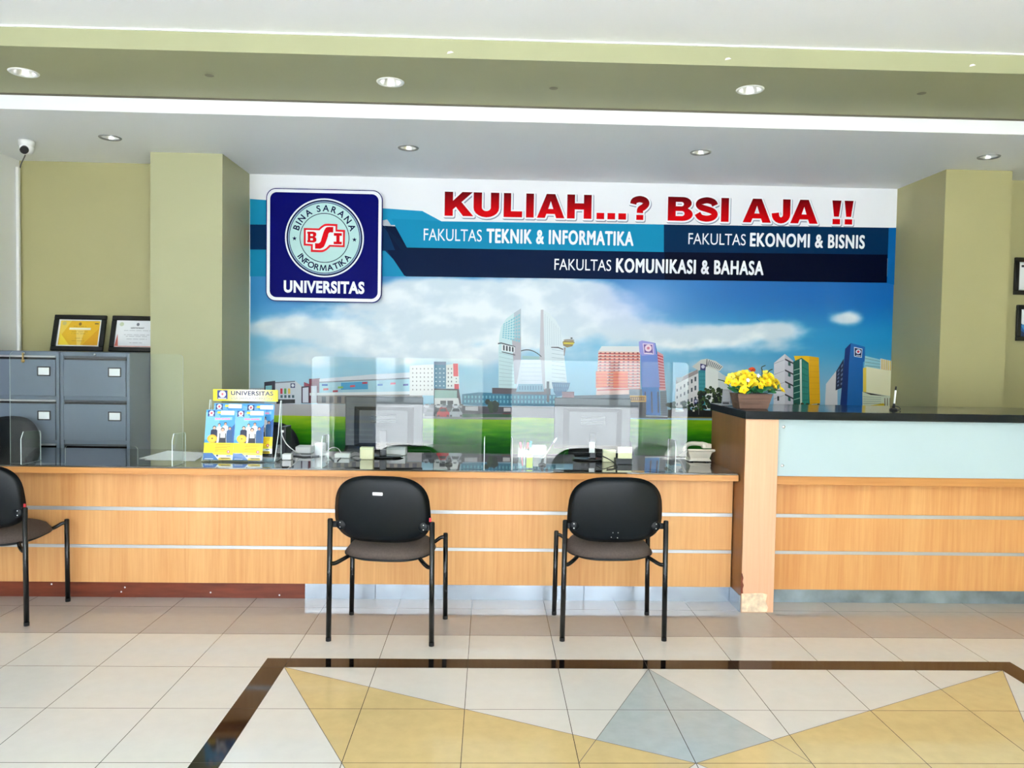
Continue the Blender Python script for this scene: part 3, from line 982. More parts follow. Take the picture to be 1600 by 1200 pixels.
# blue tower with emblem, cream hall
B.q([(1290, 600), (1308, 577), (1308, 646), (1288, 646)], (210, 208, 210)); B.q([(1306, 580), (1318, 560), (1317, 605), (1305, 610)], (30, 44, 74)); B.w([(1306, 606), (1317, 602), (1318, 564), (1307, 580)], 2, 5, 0.5, 0.5, (90, 110, 150))
B.q([(1320, 545), (1329, 536), (1330, 646), (1311, 646)], (10, 44, 110)); B.q([(1329, 536), (1351, 542), (1351, 564), (1348, 566), (1347, 650), (1322, 650), (1326, 566)], (22, 98, 172))
B.q([(1334, 542), (1347, 545), (1346, 559), (1334, 557)], (214, 224, 238)); B.q([(1335, 543.5), (1346, 546), (1345, 558), (1335, 556)], (12, 22, 70)); B.dot(1340.5, 549.5, 4, (216, 226, 236), 3.6); B.dot(1340.5, 549.5, 2.0, (206, 60, 80)); B.q([(1337, 554.5), (1344, 555.5), (1344, 556.5), (1337, 555.5)], (214, 224, 238))
B.q([(1351, 556), (1376, 562), (1396, 566), (1396, 600), (1348, 600)], (150, 204, 214)); B.w([(1351, 580), (1376, 580), (1376, 563), (1351, 557)], 1, 4, 1, 0.12, (96, 130, 120))
B.q([(1375, 560), (1393, 564), (1393, 582), (1375, 580)], (226, 226, 220)); B.w([(1376, 578), (1392, 579), (1392, 564), (1376, 561)], 5, 1, 0.5, 1, (230, 190, 60))
B.q([(1348, 575), (1353, 574), (1353, 613), (1348, 612)], (232, 204, 80)); B.q([(1353, 573), (1376, 577), (1393, 580), (1393, 619), (1353, 613)], (236, 232, 196))
B.q([(1347, 612), (1393, 619), (1396, 646), (1347, 646)], (206, 214, 190)); B.q([(1347, 612), (1385, 619), (1360, 617)], (50, 44, 40)); B.w([(1348, 632), (1376, 632), (1376, 620), (1348, 618)], 1, 4, 1, 0.2, (130, 150, 140))
B.q([(1350, 635), (1380, 630), (1384, 636), (1350, 639)], (206, 176, 40)); B.q([(1350, 636), (1384, 635), (1384, 638), (1350, 638)], (120, 40, 30)); B.w([(1380, 640), (1392, 640), (1392, 622), (1380, 622)], 3, 1, 0.35, 1, (110, 96, 84))
B.build('campus_print', M['ink_gloss'], mural)['label'] = 'row of campus buildings along the lawn'

H = Mural(on_wall(0.0062), 3e-5)
TEAL, DTEAL, NAVYD, NAVYK, BLUE = (22, 140, 182), (14, 120, 164), (10, 50, 92), (4, 24, 56), (12, 98, 164)
H.q([(388, 272), (1410, 291), (1404, 357), (392, 340)], (238, 240, 244))
H.q([(391, 311), (660, 330), (690, 346), (640, 352), (391, 351)], (30, 148, 190))
H.q([(391, 351), (602, 352), (640, 432), (391, 432)], NAVYD); H.q([(391, 390), (602, 392), (640, 432), (391, 432)], (30, 142, 186))
H.q([(605, 343), (612, 353), (597, 353), (592, 346)], (190, 196, 204))
H.q([(602, 353), (1385, 393), (1385, 442), (634, 432)], NAVYK)
H.q([(596, 350), (640, 389), (1390, 395), (1390, 404), (632, 398)], (4, 30, 62))
H.q([(605, 391), (640, 391), (1386, 397), (1385, 442), (632, 431)], (4, 26, 60)); H.q([(1038, 393), (1386, 397), (1385, 442), (1038, 437)], (1, 8, 34))
H.q([(611, 341), (690, 346), (1038, 351), (1038, 394), (636, 387)], TEAL)
H.q([(1037, 351), (1389, 356), (1387, 398), (1037, 394)], (4, 44, 82))
H.q([(1388, 356), (1402, 356), (1399, 446), (1385, 442)], BLUE)
H.q([(391, 311), (650, 330), (688, 345), (611, 342), (596, 341), (391, 341)], (30, 148, 190))
H.build('header_print', M['ink_dull'], mural)['label'] = 'white, teal and navy banner across the top of the mural'


def wall_text(name, s, box_, col_mat, bold, h, parent):
    """lettering on the wall; weight comes from re-striking the outline a hair further out and to the sides"""
    (x0, y0), (x1, y1) = wp(box_[0], box_[3]), wp(box_[2], box_[1])
    g, f = text_geo(s, 0.0, 1.12 if bold > 0.015 else 1.0)
    mnx, mxx, mny, mxy = min(p[0] for p in g), max(p[0] for p in g), min(p[1] for p in g), max(p[1] for p in g)
    d = bold * (y1 - y0)
    bm = new_bm()
    strikes = [(0, 0)] if bold < 0.015 else [(d * math.cos(q * PI / 4), d * math.sin(q * PI / 4)) for q in range(8)]
    for n_, (ox, oy) in enumerate(strikes):
        vs = [bm.verts.new((x0 + d + (u - mnx) / (mxx - mnx) * (x1 - x0 - 2 * d) + ox, YM - h - n_ * 4e-5, y0 + d + (v - mny) / (mxy - mny) * (y1 - y0 - 2 * d) + oy)) for u, v in g]
        for q in f:
            bm.faces.new([vs[i] for i in q])
    return obj(name, bm, col_mat, parent)


# the two-word groups of each line: light then bold
LT = M['white_vinyl']
for s, box_, bold in (('FAKULTAS', (662, 359, 753, 376), 0.004), ('TEKNIK & INFORMATIKA', (760, 362, 990, 380), 0.036),
                      ('FAKULTAS', (1075, 366, 1165, 382), 0.004), ('EKONOMI & BISNIS', (1171, 367.5, 1351, 385.5), 0.036),
                      ('FAKULTAS', (866, 406, 955, 422), 0.004), ('KOMUNIKASI & BAHASA', (962, 408, 1193, 426), 0.036)):
    wall_text('lettering', s, box_, LT, bold, 0.0082, mural)
# headline: extra-heavy letters, red fading to dark red at the top, thick white rim, thin grey drop shade (all printed)
from mathutils.geometry import tessellate_polygon


def arc(cx, cy, rx, ry, a0, a1, n=10):
    return [(cx + rx * math.cos(math.radians(a0 + (a1 - a0) * k / n)), cy + ry * math.sin(math.radians(a0 + (a1 - a0) * k / n))) for k in range(n + 1)]


def stroke(pts, w0, w1=None):
    c = smooth_path([(x, y, 0) for x, y in pts], 5)
    l, r = [], []
    for k, p in enumerate(c):
        d = (c[min(k + 1, len(c) - 1)] - c[max(k - 1, 0)]).normalized()
        w = (w0 if w1 is None else w0 + (w1 - w0) * k / (len(c) - 1)) / 2
        l.append((p.x - d.y * w, p.y + d.x * w)); r.append((p.x + d.y * w, p.y - d.x * w))
    return l + r[::-1]


GLY = {
    'K': [[(0, 0), (0, 1), (.31, 1), (.31, .63), (.66, 1), (1.05, 1), (.63, .58), (1.08, 0), (.69, 0), (.42, .38), (.31, .27), (.31, 0)]],
    'U': [[(0, 1)] + arc(.475, .36, .475, .39, 180, 360) + [(.95, 1), (.64, 1)] + arc(.475, .38, .165, .15, 360, 180) + [(.31, 1)]],
    'L': [[(0, 0), (0, 1), (.31, 1), (.31, .25), (.78, .25), (.78, 0)]],
    'I': [[(0, 0), (0, 1), (.31, 1), (.31, 0)]],
    'A': [[(0, 0), (.38, 1), (.72, 1), (1.1, 0), (.77, 0), (.71, .17), (.38, .17), (.32, 0)], [(.45, .38), (.645, .38), (.547, .70)]],
    'H': [[(0, 0), (0, 1), (.31, 1), (.31, .64), (.67, .64), (.67, 1), (.98, 1), (.98, 0), (.67, 0), (.67, .38), (.31, .38), (.31, 0)]],
    '.': [[(0, 0), (0, .26), (.3, .26), (.3, 0)]],
    '?': [stroke([(.15, .66), (.2, .80), (.42, .87), (.64, .81), (.70, .68), (.60, .55), (.46, .45), (.44, .29)], .27), [(.29, 0), (.29, .21), (.59, .21), (.59, 0)]],
    'B': [[(0, 0), (0, 1)] + arc(.58, .745, .35, .255, 90, -52) + arc(.58, .28, .40, .28, 58, -90), [(.31, .61), (.31, .79)] + arc(.53, .70, .09, .09, 90, -90), [(.31, .2), (.31, .41)] + arc(.55, .305, .105, .105, 90, -90)],
    'S': [stroke([(.83, .68), (.74, .82), (.50, .885), (.25, .82), (.17, .70), (.27, .585), (.50, .515), (.73, .43), (.82, .30), (.72, .17), (.49, .115), (.24, .17), (.12, .33)], .26)],
    'J': [[(.46, 1), (.78, 1)] + arc(.39, .36, .39, .38, 0, -180) + [(.0, .40), (.3, .44)] + arc(.39, .37, .08, .13, 180, 360)],
    '!': [[(.0, 1), (.36, 1), (.28, .32), (.08, .32)], [(.03, 0), (.03, .22), (.33, .22), (.33, 0)]],
}
ZT, ZBm = wp(695, 300)[1], wp(695, 337.6)[1]
LINE = [('K', 695, 740), ('U', 740, 780), ('L', 787, 816), ('I', 822, 834), ('A', 839, 882), ('H', 886, 924), ('.', 932, 944), ('.', 949, 961), ('.', 966, 978), ('?', 984, 1014),
        ('B', 1043, 1082), ('S', 1085, 1121), ('I', 1126, 1138), ('A', 1160, 1204), ('J', 1205, 1234), ('A', 1234, 1277), ('!', 1299, 1313), ('!', 1318, 1332)]
words = {'KULIAH': LINE[:10], 'BSI': LINE[10:13], 'AJA': LINE[13:16], 'mark': LINE[16:17], 'second_mark': LINE[17:]}
for wname, wl in words.items():
    shade_, rim_, red_ = (Mural(on_wall(b_), 4e-6) for b_ in (0.0085, 0.0120, 0.0156))
    for ch, px0, px1 in wl:
        y_ = 318 + (px0 - 695) * 0.0135
        X0, X1 = wp(px0, y_)[0], wp(px1, y_)[0]
        mn, mxx = min(p[0] for lp in GLY[ch] for p in lp), max(p[0] for lp in GLY[ch] for p in lp)
        lo = 0.0
        loops = [[(X0 + (u - mn) / (mxx - mn) * (X1 - X0), ZBm + v * (ZT - ZBm)) for u, v in lp] for lp in GLY[ch]]
        nested = ch in 'AB'
        for grp in ([loops] if nested else [[lp] for lp in loops]):
            tri = tessellate_polygon([[Vector((u, v, 0)) for u, v in lp] for lp in grp])
            allp = [p for lp in grp for p in lp]
            cols = [lin(lerp((212, 0, 10), (104, 2, 10), sst(0.25, 1.0, (p[1] - ZBm) / (ZT - ZBm)))) for p in allp]
            red_.many(allp, [tuple(t) for t in tri], cols)
        for P_, w_, dx, dz, col in ((rim_, 0.013, 0, 0, (244, 246, 250)), (shade_, 0.014, 0.006, -0.007, (150, 156, 172))):
            for lp in loops:
                for k in range(len(lp)):
                    a_, b2 = Vector(lp[k]), Vector(lp[(k + 1) % len(lp)])
                    d = b2 - a_
                    if d.length < 1e-6:
                        continue
                    d.normalize(); n_ = Vector((-d.y, d.x)) * w_
                    P_.poly([(p.x + dx, p.y + dz) for p in (a_ + n_, b2 + n_, b2 - n_, a_ - n_)], col)
                    P_.ell(a_.x + dx, a_.y + dz, w_, w_, col, 10)
    shade_.build('headline_shade', M['ink_dull'], mural); rim_.build('headline_rim', M['ink_dull'], mural); red_.build('headline', M['ink_dull'], mural)['label'] = 'heavy red lettering'

# ------------------------------------------------------------------ the navy sign with the round seal
YL = YM - 0.05
c0, c1 = at(506.5, 384, 1, YL), at(597, 384, 1, YL)
LX, LZ, LW = c0[0], c0[2], c1[0] - c0[0]
sign = thing('university_sign', 'navy rounded square sign with round university seal and white rim', 'sign', (LX, YL, LZ))


def rrect(w, h, r, n=10, cx=0.0, cy=0.0):
    pts = []
    for qx, qy, a0 in ((1, 1, 0), (-1, 1, 90), (-1, -1, 180), (1, -1, 270)):
        for k in range(n + 1):
            a = math.radians(a0 + 90 * k / n)
            pts.append((cx + qx * (w - r) + r * math.cos(a), cy + qy * (h - r) + r * math.sin(a)))
    return pts


hw, hh = LW, LW * 0.972
bm = new_bm(); prism(bm, rrect(hw, hh, 0.075, cx=LX, cy=LZ), 'y', YL, YL + 0.022)
obj('board', bm, M['navy'], sign)


def face_part(name, loops, y, m_, parent, hole=None):
    bm = new_bm()
    if hole is None:
        for pts in loops:
            bm.faces.new([bm.verts.new((LX + u, y, LZ + v)) for u, v in pts])
    else:
        a = [bm.verts.new((LX + u, y, LZ + v)) for u, v in loops]
        b = [bm.verts.new((LX + u, y, LZ + v)) for u, v in hole]
        n = len(a)
        for k in range(n):
            bm.faces.new([a[k], a[(k + 1) % n], b[(k + 1) % n], b[k]])
    return obj(name, bm, m_, parent)


face_part('rim', rrect(hw - 0.006, hh - 0.006, 0.07), YL - 0.0006, M['white_vinyl'], sign, rrect(hw - 0.03, hh - 0.03, 0.052))


def circ(r, cx, cy, n=64):
    return [(cx + r * math.cos(2 * PI * k / n), cy + r * math.sin(2 * PI * k / n)) for k in range(n)]


k_ = hw / 90.5                                   # metres per photo pixel on the sign
sx, sy = 0.5 * k_, 12.2 * k_                     # centre of the seal
R0 = 61.5 * k_
seal = Print(lambda u, v, h: (LX + u, YL - 0.0008 - h, LZ + v), 1e-4)
DK = (10, 22, 66)
seal.ell(sx, sy, R0, R0, (236, 240, 250), 72)
seal.ell(sx, sy, R0 * 0.962, R0 * 0.962, DK, 72)
seal.ell(sx, sy, R0 * 0.925, R0 * 0.925, (150, 176, 206), 72)
seal.ell(sx, sy, R0 * 0.90, R0 * 0.90, DK, 72)
seal.ell(sx, sy, R0 * 0.885, R0 * 0.885, (190, 226, 224), 72)
seal.ring(sx, sy, R0 * 0.612, R0 * 0.63, DK, 72)
obj_seal = seal.build('seal', M['ink_dull'], sign)


def arc_text(P, s, r, a_mid, size, col, bold, inside=False, track=1.0):
    """letters one by one round a circle; angles in degrees, clockwise from the top"""
    adv = []
    for ch in s:
        if ch == ' ':
            adv.append(0.34)
            continue
        v, f = text_geo(ch, bold)
        adv.append(max(p[0] for p in v) - min(p[0] for p in v) + 0.13)
    tot = sum(adv) * size * track / r
    a = -tot / 2
    for ch, w in zip(s, adv):
        da = w * size * track / r
        if ch != ' ':
            v, f = text_geo(ch, bold)
            mx = (max(p[0] for p in v) + min(p[0] for p in v)) / 2
            th = a + da / 2
            pts = []
            for x, y in v:
                u, w_ = (x - mx) * size, y * size
                if not inside:
                    t = math.radians(a_mid) + th
                    rr = r + w_
                    cx_, cy_ = rr * math.sin(t), rr * math.cos(t)
                    pts.append((cx_ + u * math.cos(t), cy_ - u * math.sin(t)))
                else:
                    t = math.radians(a_mid) - th
                    rr = r - w_
                    pts.append((rr * math.sin(t) - u * math.cos(t), rr * math.cos(t) + u * math.sin(t)))
            P.many([(sx + p[0], sy + p[1]) for p in pts], f, col)
        a += da


_n = text_geo('N', 0.022)[0]
_h = max(q[1] for q in _n)
_m = [(0, 0), (.12, 0), (.18, .70 * _h), (.37, .02), (.47, .02), (.66, .70 * _h), (.72, 0), (.84, 0), (.75, _h), (.61, _h), (.42, .34 * _h), (.23, _h), (.09, _h)]
_TX[('M', 0.022)] = (_m, [tuple(t) for t in tessellate_polygon([[Vector((x, y, 0)) for x, y in _m]])])
ring_t = Print(lambda u, v, h: (LX + u, YL - 0.0018 - h, LZ + v), 1e-5)
arc_text(ring_t, 'BINA SARANA', R0 * 0.675, 0, R0 * 0.225, DK, 0.022, track=1.06)
ring_t.build('seal_lettering', M['ink_dull'], sign)
ring_t = Print(lambda u, v, h: (LX + u, YL - 0.0018 - h, LZ + v), 1e-5)
arc_text(ring_t, 'INFORMATIKA', R0 * 0.838, 180, R0 * 0.215, DK, 0.022, inside=True, track=0.98)
for sgn in (-1, 1):
    star = Print(lambda u, v, h: (LX + u, YL - 0.0018 - h, LZ + v), 1e-5)
    st = [(sx + sgn * R0 * 0.76 + R0 * rr * math.sin(PI * q / 5), sy - R0 * 0.03 + R0 * rr * math.cos(PI * q / 5)) for q, rr in [(q, 0.062 if q % 2 == 0 else 0.026) for q in range(10)]]
    star.many(st + [(sx + sgn * R0 * 0.76, sy - R0 * 0.03)], [(q, (q + 1) % 10, 10) for q in range(10)], DK)
    star.build('star', M['ink_dull'], sign)
ring_t.build('seal_lettering', M['ink_dull'], sign)
# emblem: outlined letters B S I, traced on the sign's own plane (units: sixty-second parts of the seal radius)
em = Print(lambda u, v, h: (LX + u, YL - 0.0025 - h, LZ + v), 1e-4)


def E_(x, y):
    return (sx + (x - 628) / 540.0 * R0, sy - (y - 602) / 540.0 * R0)


def curve(pts, n=5):
    return [(p.x, p.y) for p in smooth_path([(a, b, 0) for a, b in pts], n)]


RED = (222, 10, 24)
o1 = [(345, 472), (548, 474)] + curve([(548, 474), (585, 440), (630, 412), (680, 406)]) + [(805, 410), (802, 484), (910, 488), (906, 724), (708, 722)] + curve([(708, 722), (660, 768), (610, 795), (570, 800)]) + [(443, 798), (445, 716), (345, 712)]
o2 = [(372, 498), (560, 500)] + curve([(560, 500), (600, 462), (640, 440), (690, 436)]) + [(778, 438), (778, 512), (882, 516), (880, 698), (694, 696)] + curve([(694, 696), (650, 742), (610, 765), (570, 770)]) + [(470, 768), (470, 690), (372, 686)]
em.poly([E_(*p) for p in o1], (232, 40, 50)); em.poly([E_(*p) for p in o2], (240, 244, 244))
Sp = [(748, 450), (748, 525), (700, 525)] + curve([(700, 525), (682, 545), (672, 590), (640, 680), (615, 728), (570, 752)]) + [(500, 752), (500, 678), (548, 678)] + curve([(548, 678), (575, 655), (592, 600), (620, 510), (650, 460), (690, 450)])
vs_, fs_ = [], []
em.poly([E_(*p) for p in Sp], RED)
Bo = [(393, 520), (480, 520)] + curve([(480, 520), (512, 536), (514, 572), (496, 592)]) + curve([(496, 592), (516, 612), (514, 650), (482, 668)]) + [(393, 668), (393, 640), (400, 640), (400, 548), (393, 548)]
em.poly([E_(*p) for p in Bo], RED)
em.poly([E_(*p) for p in [(436, 552), (470, 552), (470, 580), (436, 580)]], (240, 244, 244)); em.poly([E_(*p) for p in [(436, 612), (470, 612), (470, 640), (436, 640)]], (240, 244, 244))
em.poly([E_(*p) for p in [(756, 532), (866, 532), (866, 570), (836, 570), (836, 650), (866, 650), (866, 686), (754, 686), (754, 650), (790, 650), (790, 570), (756, 570)]], RED)
em.build('emblem', M['ink_dull'], sign)
v, f = fit_text('UNIVERSITAS', LX + (444 - 506.5) * k_, LZ - (458.5 - 384) * k_, LX + (570 - 506.5) * k_, LZ - (439 - 384) * k_, 0.042)
bm = new_bm(); vs = [bm.verts.new((x, YL - 0.0015, z)) for x, z in v]
for q in f:
    bm.faces.new([vs[i] for i in q])
obj('lettering', bm, M['white_vinyl'], sign)

# ------------------------------------------------------------------ visitor chairs
def pillow(bm, a, b, n, place, front, back, rings=9, seg=48, sq=5.0, dish=0.0, crown=1.0):
    """rounded plate: superellipse outline (half sizes a, b), given thickness to both sides; place(u, v, w)"""
    def ol(t):
        c, s = math.cos(t), math.sin(t)
        return a * math.copysign(abs(c) ** (2.0 / n), c), b * math.copysign(abs(s) ** (2.0 / n), s)
    prev = None
    caps = []
    order = [('f', k / rings) for k in range(rings + 1)] + [('b', k / rings) for k in range(rings - 1, -1, -1)]
    for side, r in order:
        th = (max(0.0, 1 - r ** sq)) ** 0.5
        w = front * th if side == 'f' else -back * th
        if r == 0:
            ring = [bm.verts.new(place(0, 0, w))]
        else:
            ring = []
            for k in range(seg):
                u, v = ol(2 * PI * k / seg)
                ring.append(bm.verts.new(place(u * r, v * r, w)))
        if prev is not None:
            for k in range(seg):
                vs = []
                for q in (prev[k % len(prev)], prev[(k + 1) % len(prev)], ring[(k + 1) % len(ring)], ring[k % len(ring)]):
                    if q not in vs:
                        vs.append(q)
                if len(vs) > 2:
                    f = bm.faces.new(vs); f.smooth = True
        prev = ring
    bmesh.ops.recalc_face_normals(bm, faces=bm.faces[:])


LEAN = math.radians(9)
BZ, BA, BB = 0.637, 0.236, 0.165


def back_place(off):
    def P(u, v, w):
        # taper to the top, wrap round the sitter, lean back
        k = 1 - 0.06 * max(0, v / BB) ** 2 - 0.035 * (v / BB) - 0.02
        y = -0.186 + 0.55 * u * u + 0.05 * (v / BB) ** 2 * 0.3 + w + off
        return (u * k, y - math.sin(LEAN) * (v + 0.05), BZ + v * math.cos(LEAN))
    return P


def make_chair(label):
    t = thing('visitor_chair', label, 'chair', group='visitor chairs along the reception counter')
    bm = new_bm(); pillow(bm, BA, BB, 3.3, back_place(0.0), 0.004, 0.016, sq=9)
    obj('back_shell', bm, M['black_shell'], t)['label'] = 'black moulded back shell'
    bm = new_bm(); pillow(bm, BA - 0.004, BB + 0.001, 3.3, back_place(0.006), 0.04, 0.004, sq=5)
    obj('back_pad', bm, M['fabric'], t)

    def seat_p(z):
        def P(u, v, w):
            return (u * (1 - 0.03 * v / 0.23), 0.028 + v, z + w - 0.012 * max(0, -v / 0.23) ** 2 - 0.03 * max(0, (v - 0.12) / 0.11) ** 2 - 0.02 * (u / 0.22) ** 2 * 0.5 + 0.10 * (v) * 0.12)
        return P
    bm = new_bm(); pillow(bm, 0.216, 0.218, 2.5, seat_p(0.416), 0.05, 0.006, sq=3.2)
    obj('seat_pad', bm, M['fabric'], t)
    bm = new_bm(); pillow(bm, 0.219, 0.221, 2.5, seat_p(0.411), 0.004, 0.02, sq=6)
    obj('seat_shell', bm, M['black_shell'], t)
    for sx_ in (-1, 1):
        for (yy, top) in ((-0.19, 0.59), (0.19, 0.452)):
            bm = new_bm()
            x_ = sx_ * 0.245
            tube(bm, [(x_ + sx_ * 0.004, yy, 0.012), (x_, yy, top - 0.006)], 0.0125, 14)
            lathe(bm, [(0.0125, 0), (0.0105, 0.005), (0, 0.007)], (x_, yy, top - 0.006), 14)
            lg = obj('leg', bm, M['black_metal'], t)
            bm = new_bm(); lathe(bm, [(0, 0), (0.0128, 0), (0.0131, 0.016), (0.0126, 0.018)], (x_ + sx_ * 0.004, yy, 0.0005), 14)
            obj('foot_cap', bm, M['rubber'], lg)
        # curved under-seat brackets
        bm = new_bm(); tube(bm, smooth_path([(sx_ * 0.245, -0.19, 0.375), (sx_ * 0.225, -0.178, 0.372), (sx_ * 0.195, -0.15, 0.385), (sx_ * 0.16, -0.10, 0.402)], 5), 0.010, 10)
        obj('seat_bracket', bm, M['black_metal'], t)
        bm = new_bm(); tube(bm, smooth_path([(sx_ * 0.245, 0.19, 0.43), (sx_ * 0.222, 0.185, 0.428), (sx_ * 0.19, 0.16, 0.408), (sx_ * 0.16, 0.10, 0.402)], 5), 0.010, 10)
        obj('seat_bracket', bm, M['black_metal'], t)
        # back hinge plates with two screws
        px_, pz = sx_ * 0.198, 0.558
        py = back_place(0)(px_, pz - BZ, 0)[1] - 0.0155
        bm = new_bm()
        lathe(bm, [(0, -0.005), (0.021, -0.005), (0.024, -0.001), (0.024, 0.008)], (px_, py, pz), 20, 'y')
        box(bm, min(px_, sx_ * 0.243), max(px_, sx_ * 0.243), py - 0.001, py + 0.012, pz - 0.014, pz + 0.014, 0.002, 1)
        br = obj('back_bracket', bm, M['black_shell'], t)
        for dz in (-0.011, 0.011):
            bm = new_bm(); lathe(bm, [(0, -0.0075), (0.0028, -0.0075), (0.0034, -0.005)], (px_ + sx_ * 0.003, py, pz + dz), 8, 'y')
            obj('screw', bm, M['steel'], br)
    return t


chA = make_chair('black-backed visitor chair with a white sticker on its back, turned slightly right')
chB = copy_tree(chA)
chC = copy_tree(chA)
chA.location, chA.rotation_euler = (-0.478, 3.868, 0), (0, 0, -0.115)
chB.location, chB.rotation_euler = (0.618, 3.92, 0), (0, 0, 0.02)
chC.location, chC.rotation_euler = (-2.517, 4.078, 0), (0, 0, 0.0)
chB['label'] = 'black-backed visitor chair with small screw dots low on its back, nearest the end post'
chC['label'] = 'black-backed visitor chair cut by the left edge of the photo'
bm = new_bm()
q = back_place(0)(-0.01, 0.083, -0.0185)
pts = rrect(0.024, 0.0075, 0.003, 3)
bm.faces.new([bm.verts.new((q[0] + u, q[1] - math.sin(LEAN) * v, q[2] + v)) for u, v in pts])
r = bmesh.ops.extrude_face_region(bm, geom=bm.faces[:])
bmesh.ops.translate(bm, vec=(0, 0.002, 0), verts=[v for v in r['geom'] if isinstance(v, bmesh.types.BMVert)])
obj('sticker', bm, M['paper'], chA)['label'] = 'white name sticker'
for ch_ in (chA, chC):
    bm = new_bm(); box(bm, 0.226, 0.236, -0.17, -0.164, 0.585, 0.603)
    obj('red_tag', bm, mat('red_tag', (200, 44, 56), 0.6), ch_)
for u, v in ((-0.012, -0.11), (0.013, -0.11), (-0.018, -0.134), (0.012, -0.137)):
    q = back_place(0)(u, v, -0.0165)
    bm = new_bm(); lathe(bm, [(0, -0.002), (0.0028, -0.0015), (0.0032, 0.002)], q, 8, 'y')
    obj('screw', bm, M['steel'], chB)

# ------------------------------------------------------------------ filing cabinets
CABY = 5.25


def make_cabinet(label, x0, strip_mat, strip_name):
    x1 = x0 + 0.452
    t = thing('filing_cabinet', label, 'filing cabinet', (x0 + 0.226, CABY + 0.31, 0), group='grey filing cabinets in the left corner')
    bm = new_bm(); box(bm, x0, x1, CABY + 0.012, CABY + 0.62, 0.03, 1.35, 0.003, 2)
    box(bm, x0 + 0.02, x1 - 0.02, CABY + 0.03, CABY + 0.6, 0.0, 0.03)
    obj('body', bm, M['cab_grey'], t)
    bm = new_bm()
    for a, b in ((x0, x0 + 0.02), (x1 - 0.02, x1)):
        box(bm, a, b, CABY, CABY + 0.013, 0.05, 1.345, 0.002, 1)
    box(bm, x0 + 0.02, x1 - 0.02, CABY + 0.002, CABY + 0.013, 1.325, 1.345)
    obj('front_frame', bm, M['cab_grey'], t)
    for k in range(4):
        zt = 1.322 - k * 0.292
        zb = zt - 0.266
        bm = new_bm()
        box(bm, x0 + 0.024, x1 - 0.024, CABY - 0.006, CABY + 0.012, zb, zt - 0.026, 0.003, 2)
        d = obj('drawer', bm, M['cab_grey'], t)
        bm = new_bm(); box(bm, x0 + 0.024, x1 - 0.024, CABY - 0.003, CABY + 0.012, zt - 0.012, zt, 0.002, 1)
        obj('handle_strip', bm, strip_mat, d)['label'] = strip_name
        bm = new_bm(); box(bm, x0 + 0.024, x1 - 0.024, CABY + 0.006, CABY + 0.012, zt - 0.027, zt - 0.011)
        obj('finger_recess', bm, M['black'], d)
        lx, lz = x1 - 0.094, zt - 0.103
        bm = new_bm()
        for (a, b, c, e) in ((-0.042, 0.042, 0.024, 0.031), (-0.042, 0.042, -0.031, -0.024), (-0.042, -0.036, -0.024, 0.024), (0.036, 0.042, -0.024, 0.024)):
            box(bm, lx + a, lx + b, CABY - 0.012, CABY - 0.005, lz + c, lz + e)
        obj('label_holder', bm, M['black'], d)
        bm = new_bm(); box(bm, lx - 0.036, lx + 0.036, CABY - 0.009, CABY - 0.006, lz - 0.024, lz + 0.024)
        cc = obj('label_card', bm, M['paper'], d)
    bm = new_bm(); lathe(bm, [(0, -0.008), (0.007, -0.008), (0.008, 0.0)], (x0 + 0.226, CABY, 1.334), 14, 'y')
    obj('lock', bm, M['steel'], t)
    return t


cab1 = make_cabinet('grey filing cabinet in the corner by the white wall with a key in its lock', -3.292, M['alu'], 'pale metal handle strip')
cab2 = make_cabinet('grey filing cabinet next to the olive pillar with dark handle strips', -2.832, M['cab_dark'], 'dark handle strip')
bm = new_bm(); box(bm, -3.069, -3.063, CABY - 0.02, CABY - 0.008, 1.29, 1.338); lathe(bm, [(0, -0.003), (0.012, -0.003), (0.012, 0.0), (0, 0)], (-3.066, CABY - 0.012, 1.285), 14, 'y')
obj('key', bm, M['brass'], cab1)

# ------------------------------------------------------------------ framed certificates
def make_frame(name, label, cat, x0, x1, h, loc, lean, art, group):
    """black frame standing or hanging; local x from x0..x1, z 0..h, front at -y"""
    t = thing(name, label, cat, loc, 0, group)
    t.rotation_euler = (-lean, 0, 0)
    ORIGIN[t.name] = (0, 0, 0)
    w = 0.034
    bm = new_bm()
    box(bm, x0, x1, -0.02, 0, 0, w, 0.003, 1); box(bm, x0, x1, -0.02, 0, h - w, h, 0.003, 1)
    box(bm, x0, x0 + w, -0.02, 0, w, h - w, 0.003, 1); box(bm, x1 - w, x1, -0.02, 0, w, h - w, 0.003, 1)
    obj('frame', bm, M['black'], t)
    bm = new_bm(); box(bm, x0 + w - 0.004, x1 - w + 0.004, -0.008, -0.001, w - 0.004, h - w + 0.004)
    obj('backing', bm, M['paper'], t)
    P = Print(lambda u, v, hh_: (x0 + w + u * (x1 - x0 - 2 * w), -0.0085 - hh_, w + v * (h - 2 * w)), 2e-5)
    art(P)
    P.build('certificate', M['ink'], t)
    return t


def text_rows(P, rows, col, cx=0.5):
    for y, wid in rows:
        n = max(3, int(wid * 40))
        for k in range(n):
            if (k * 7 + int(y * 100)) % 6 == 0:
                continue
            x = cx - wid / 2 + wid * k / n
            P.rect(x, y, x + wid / n * 0.75, y + 0.016, col)


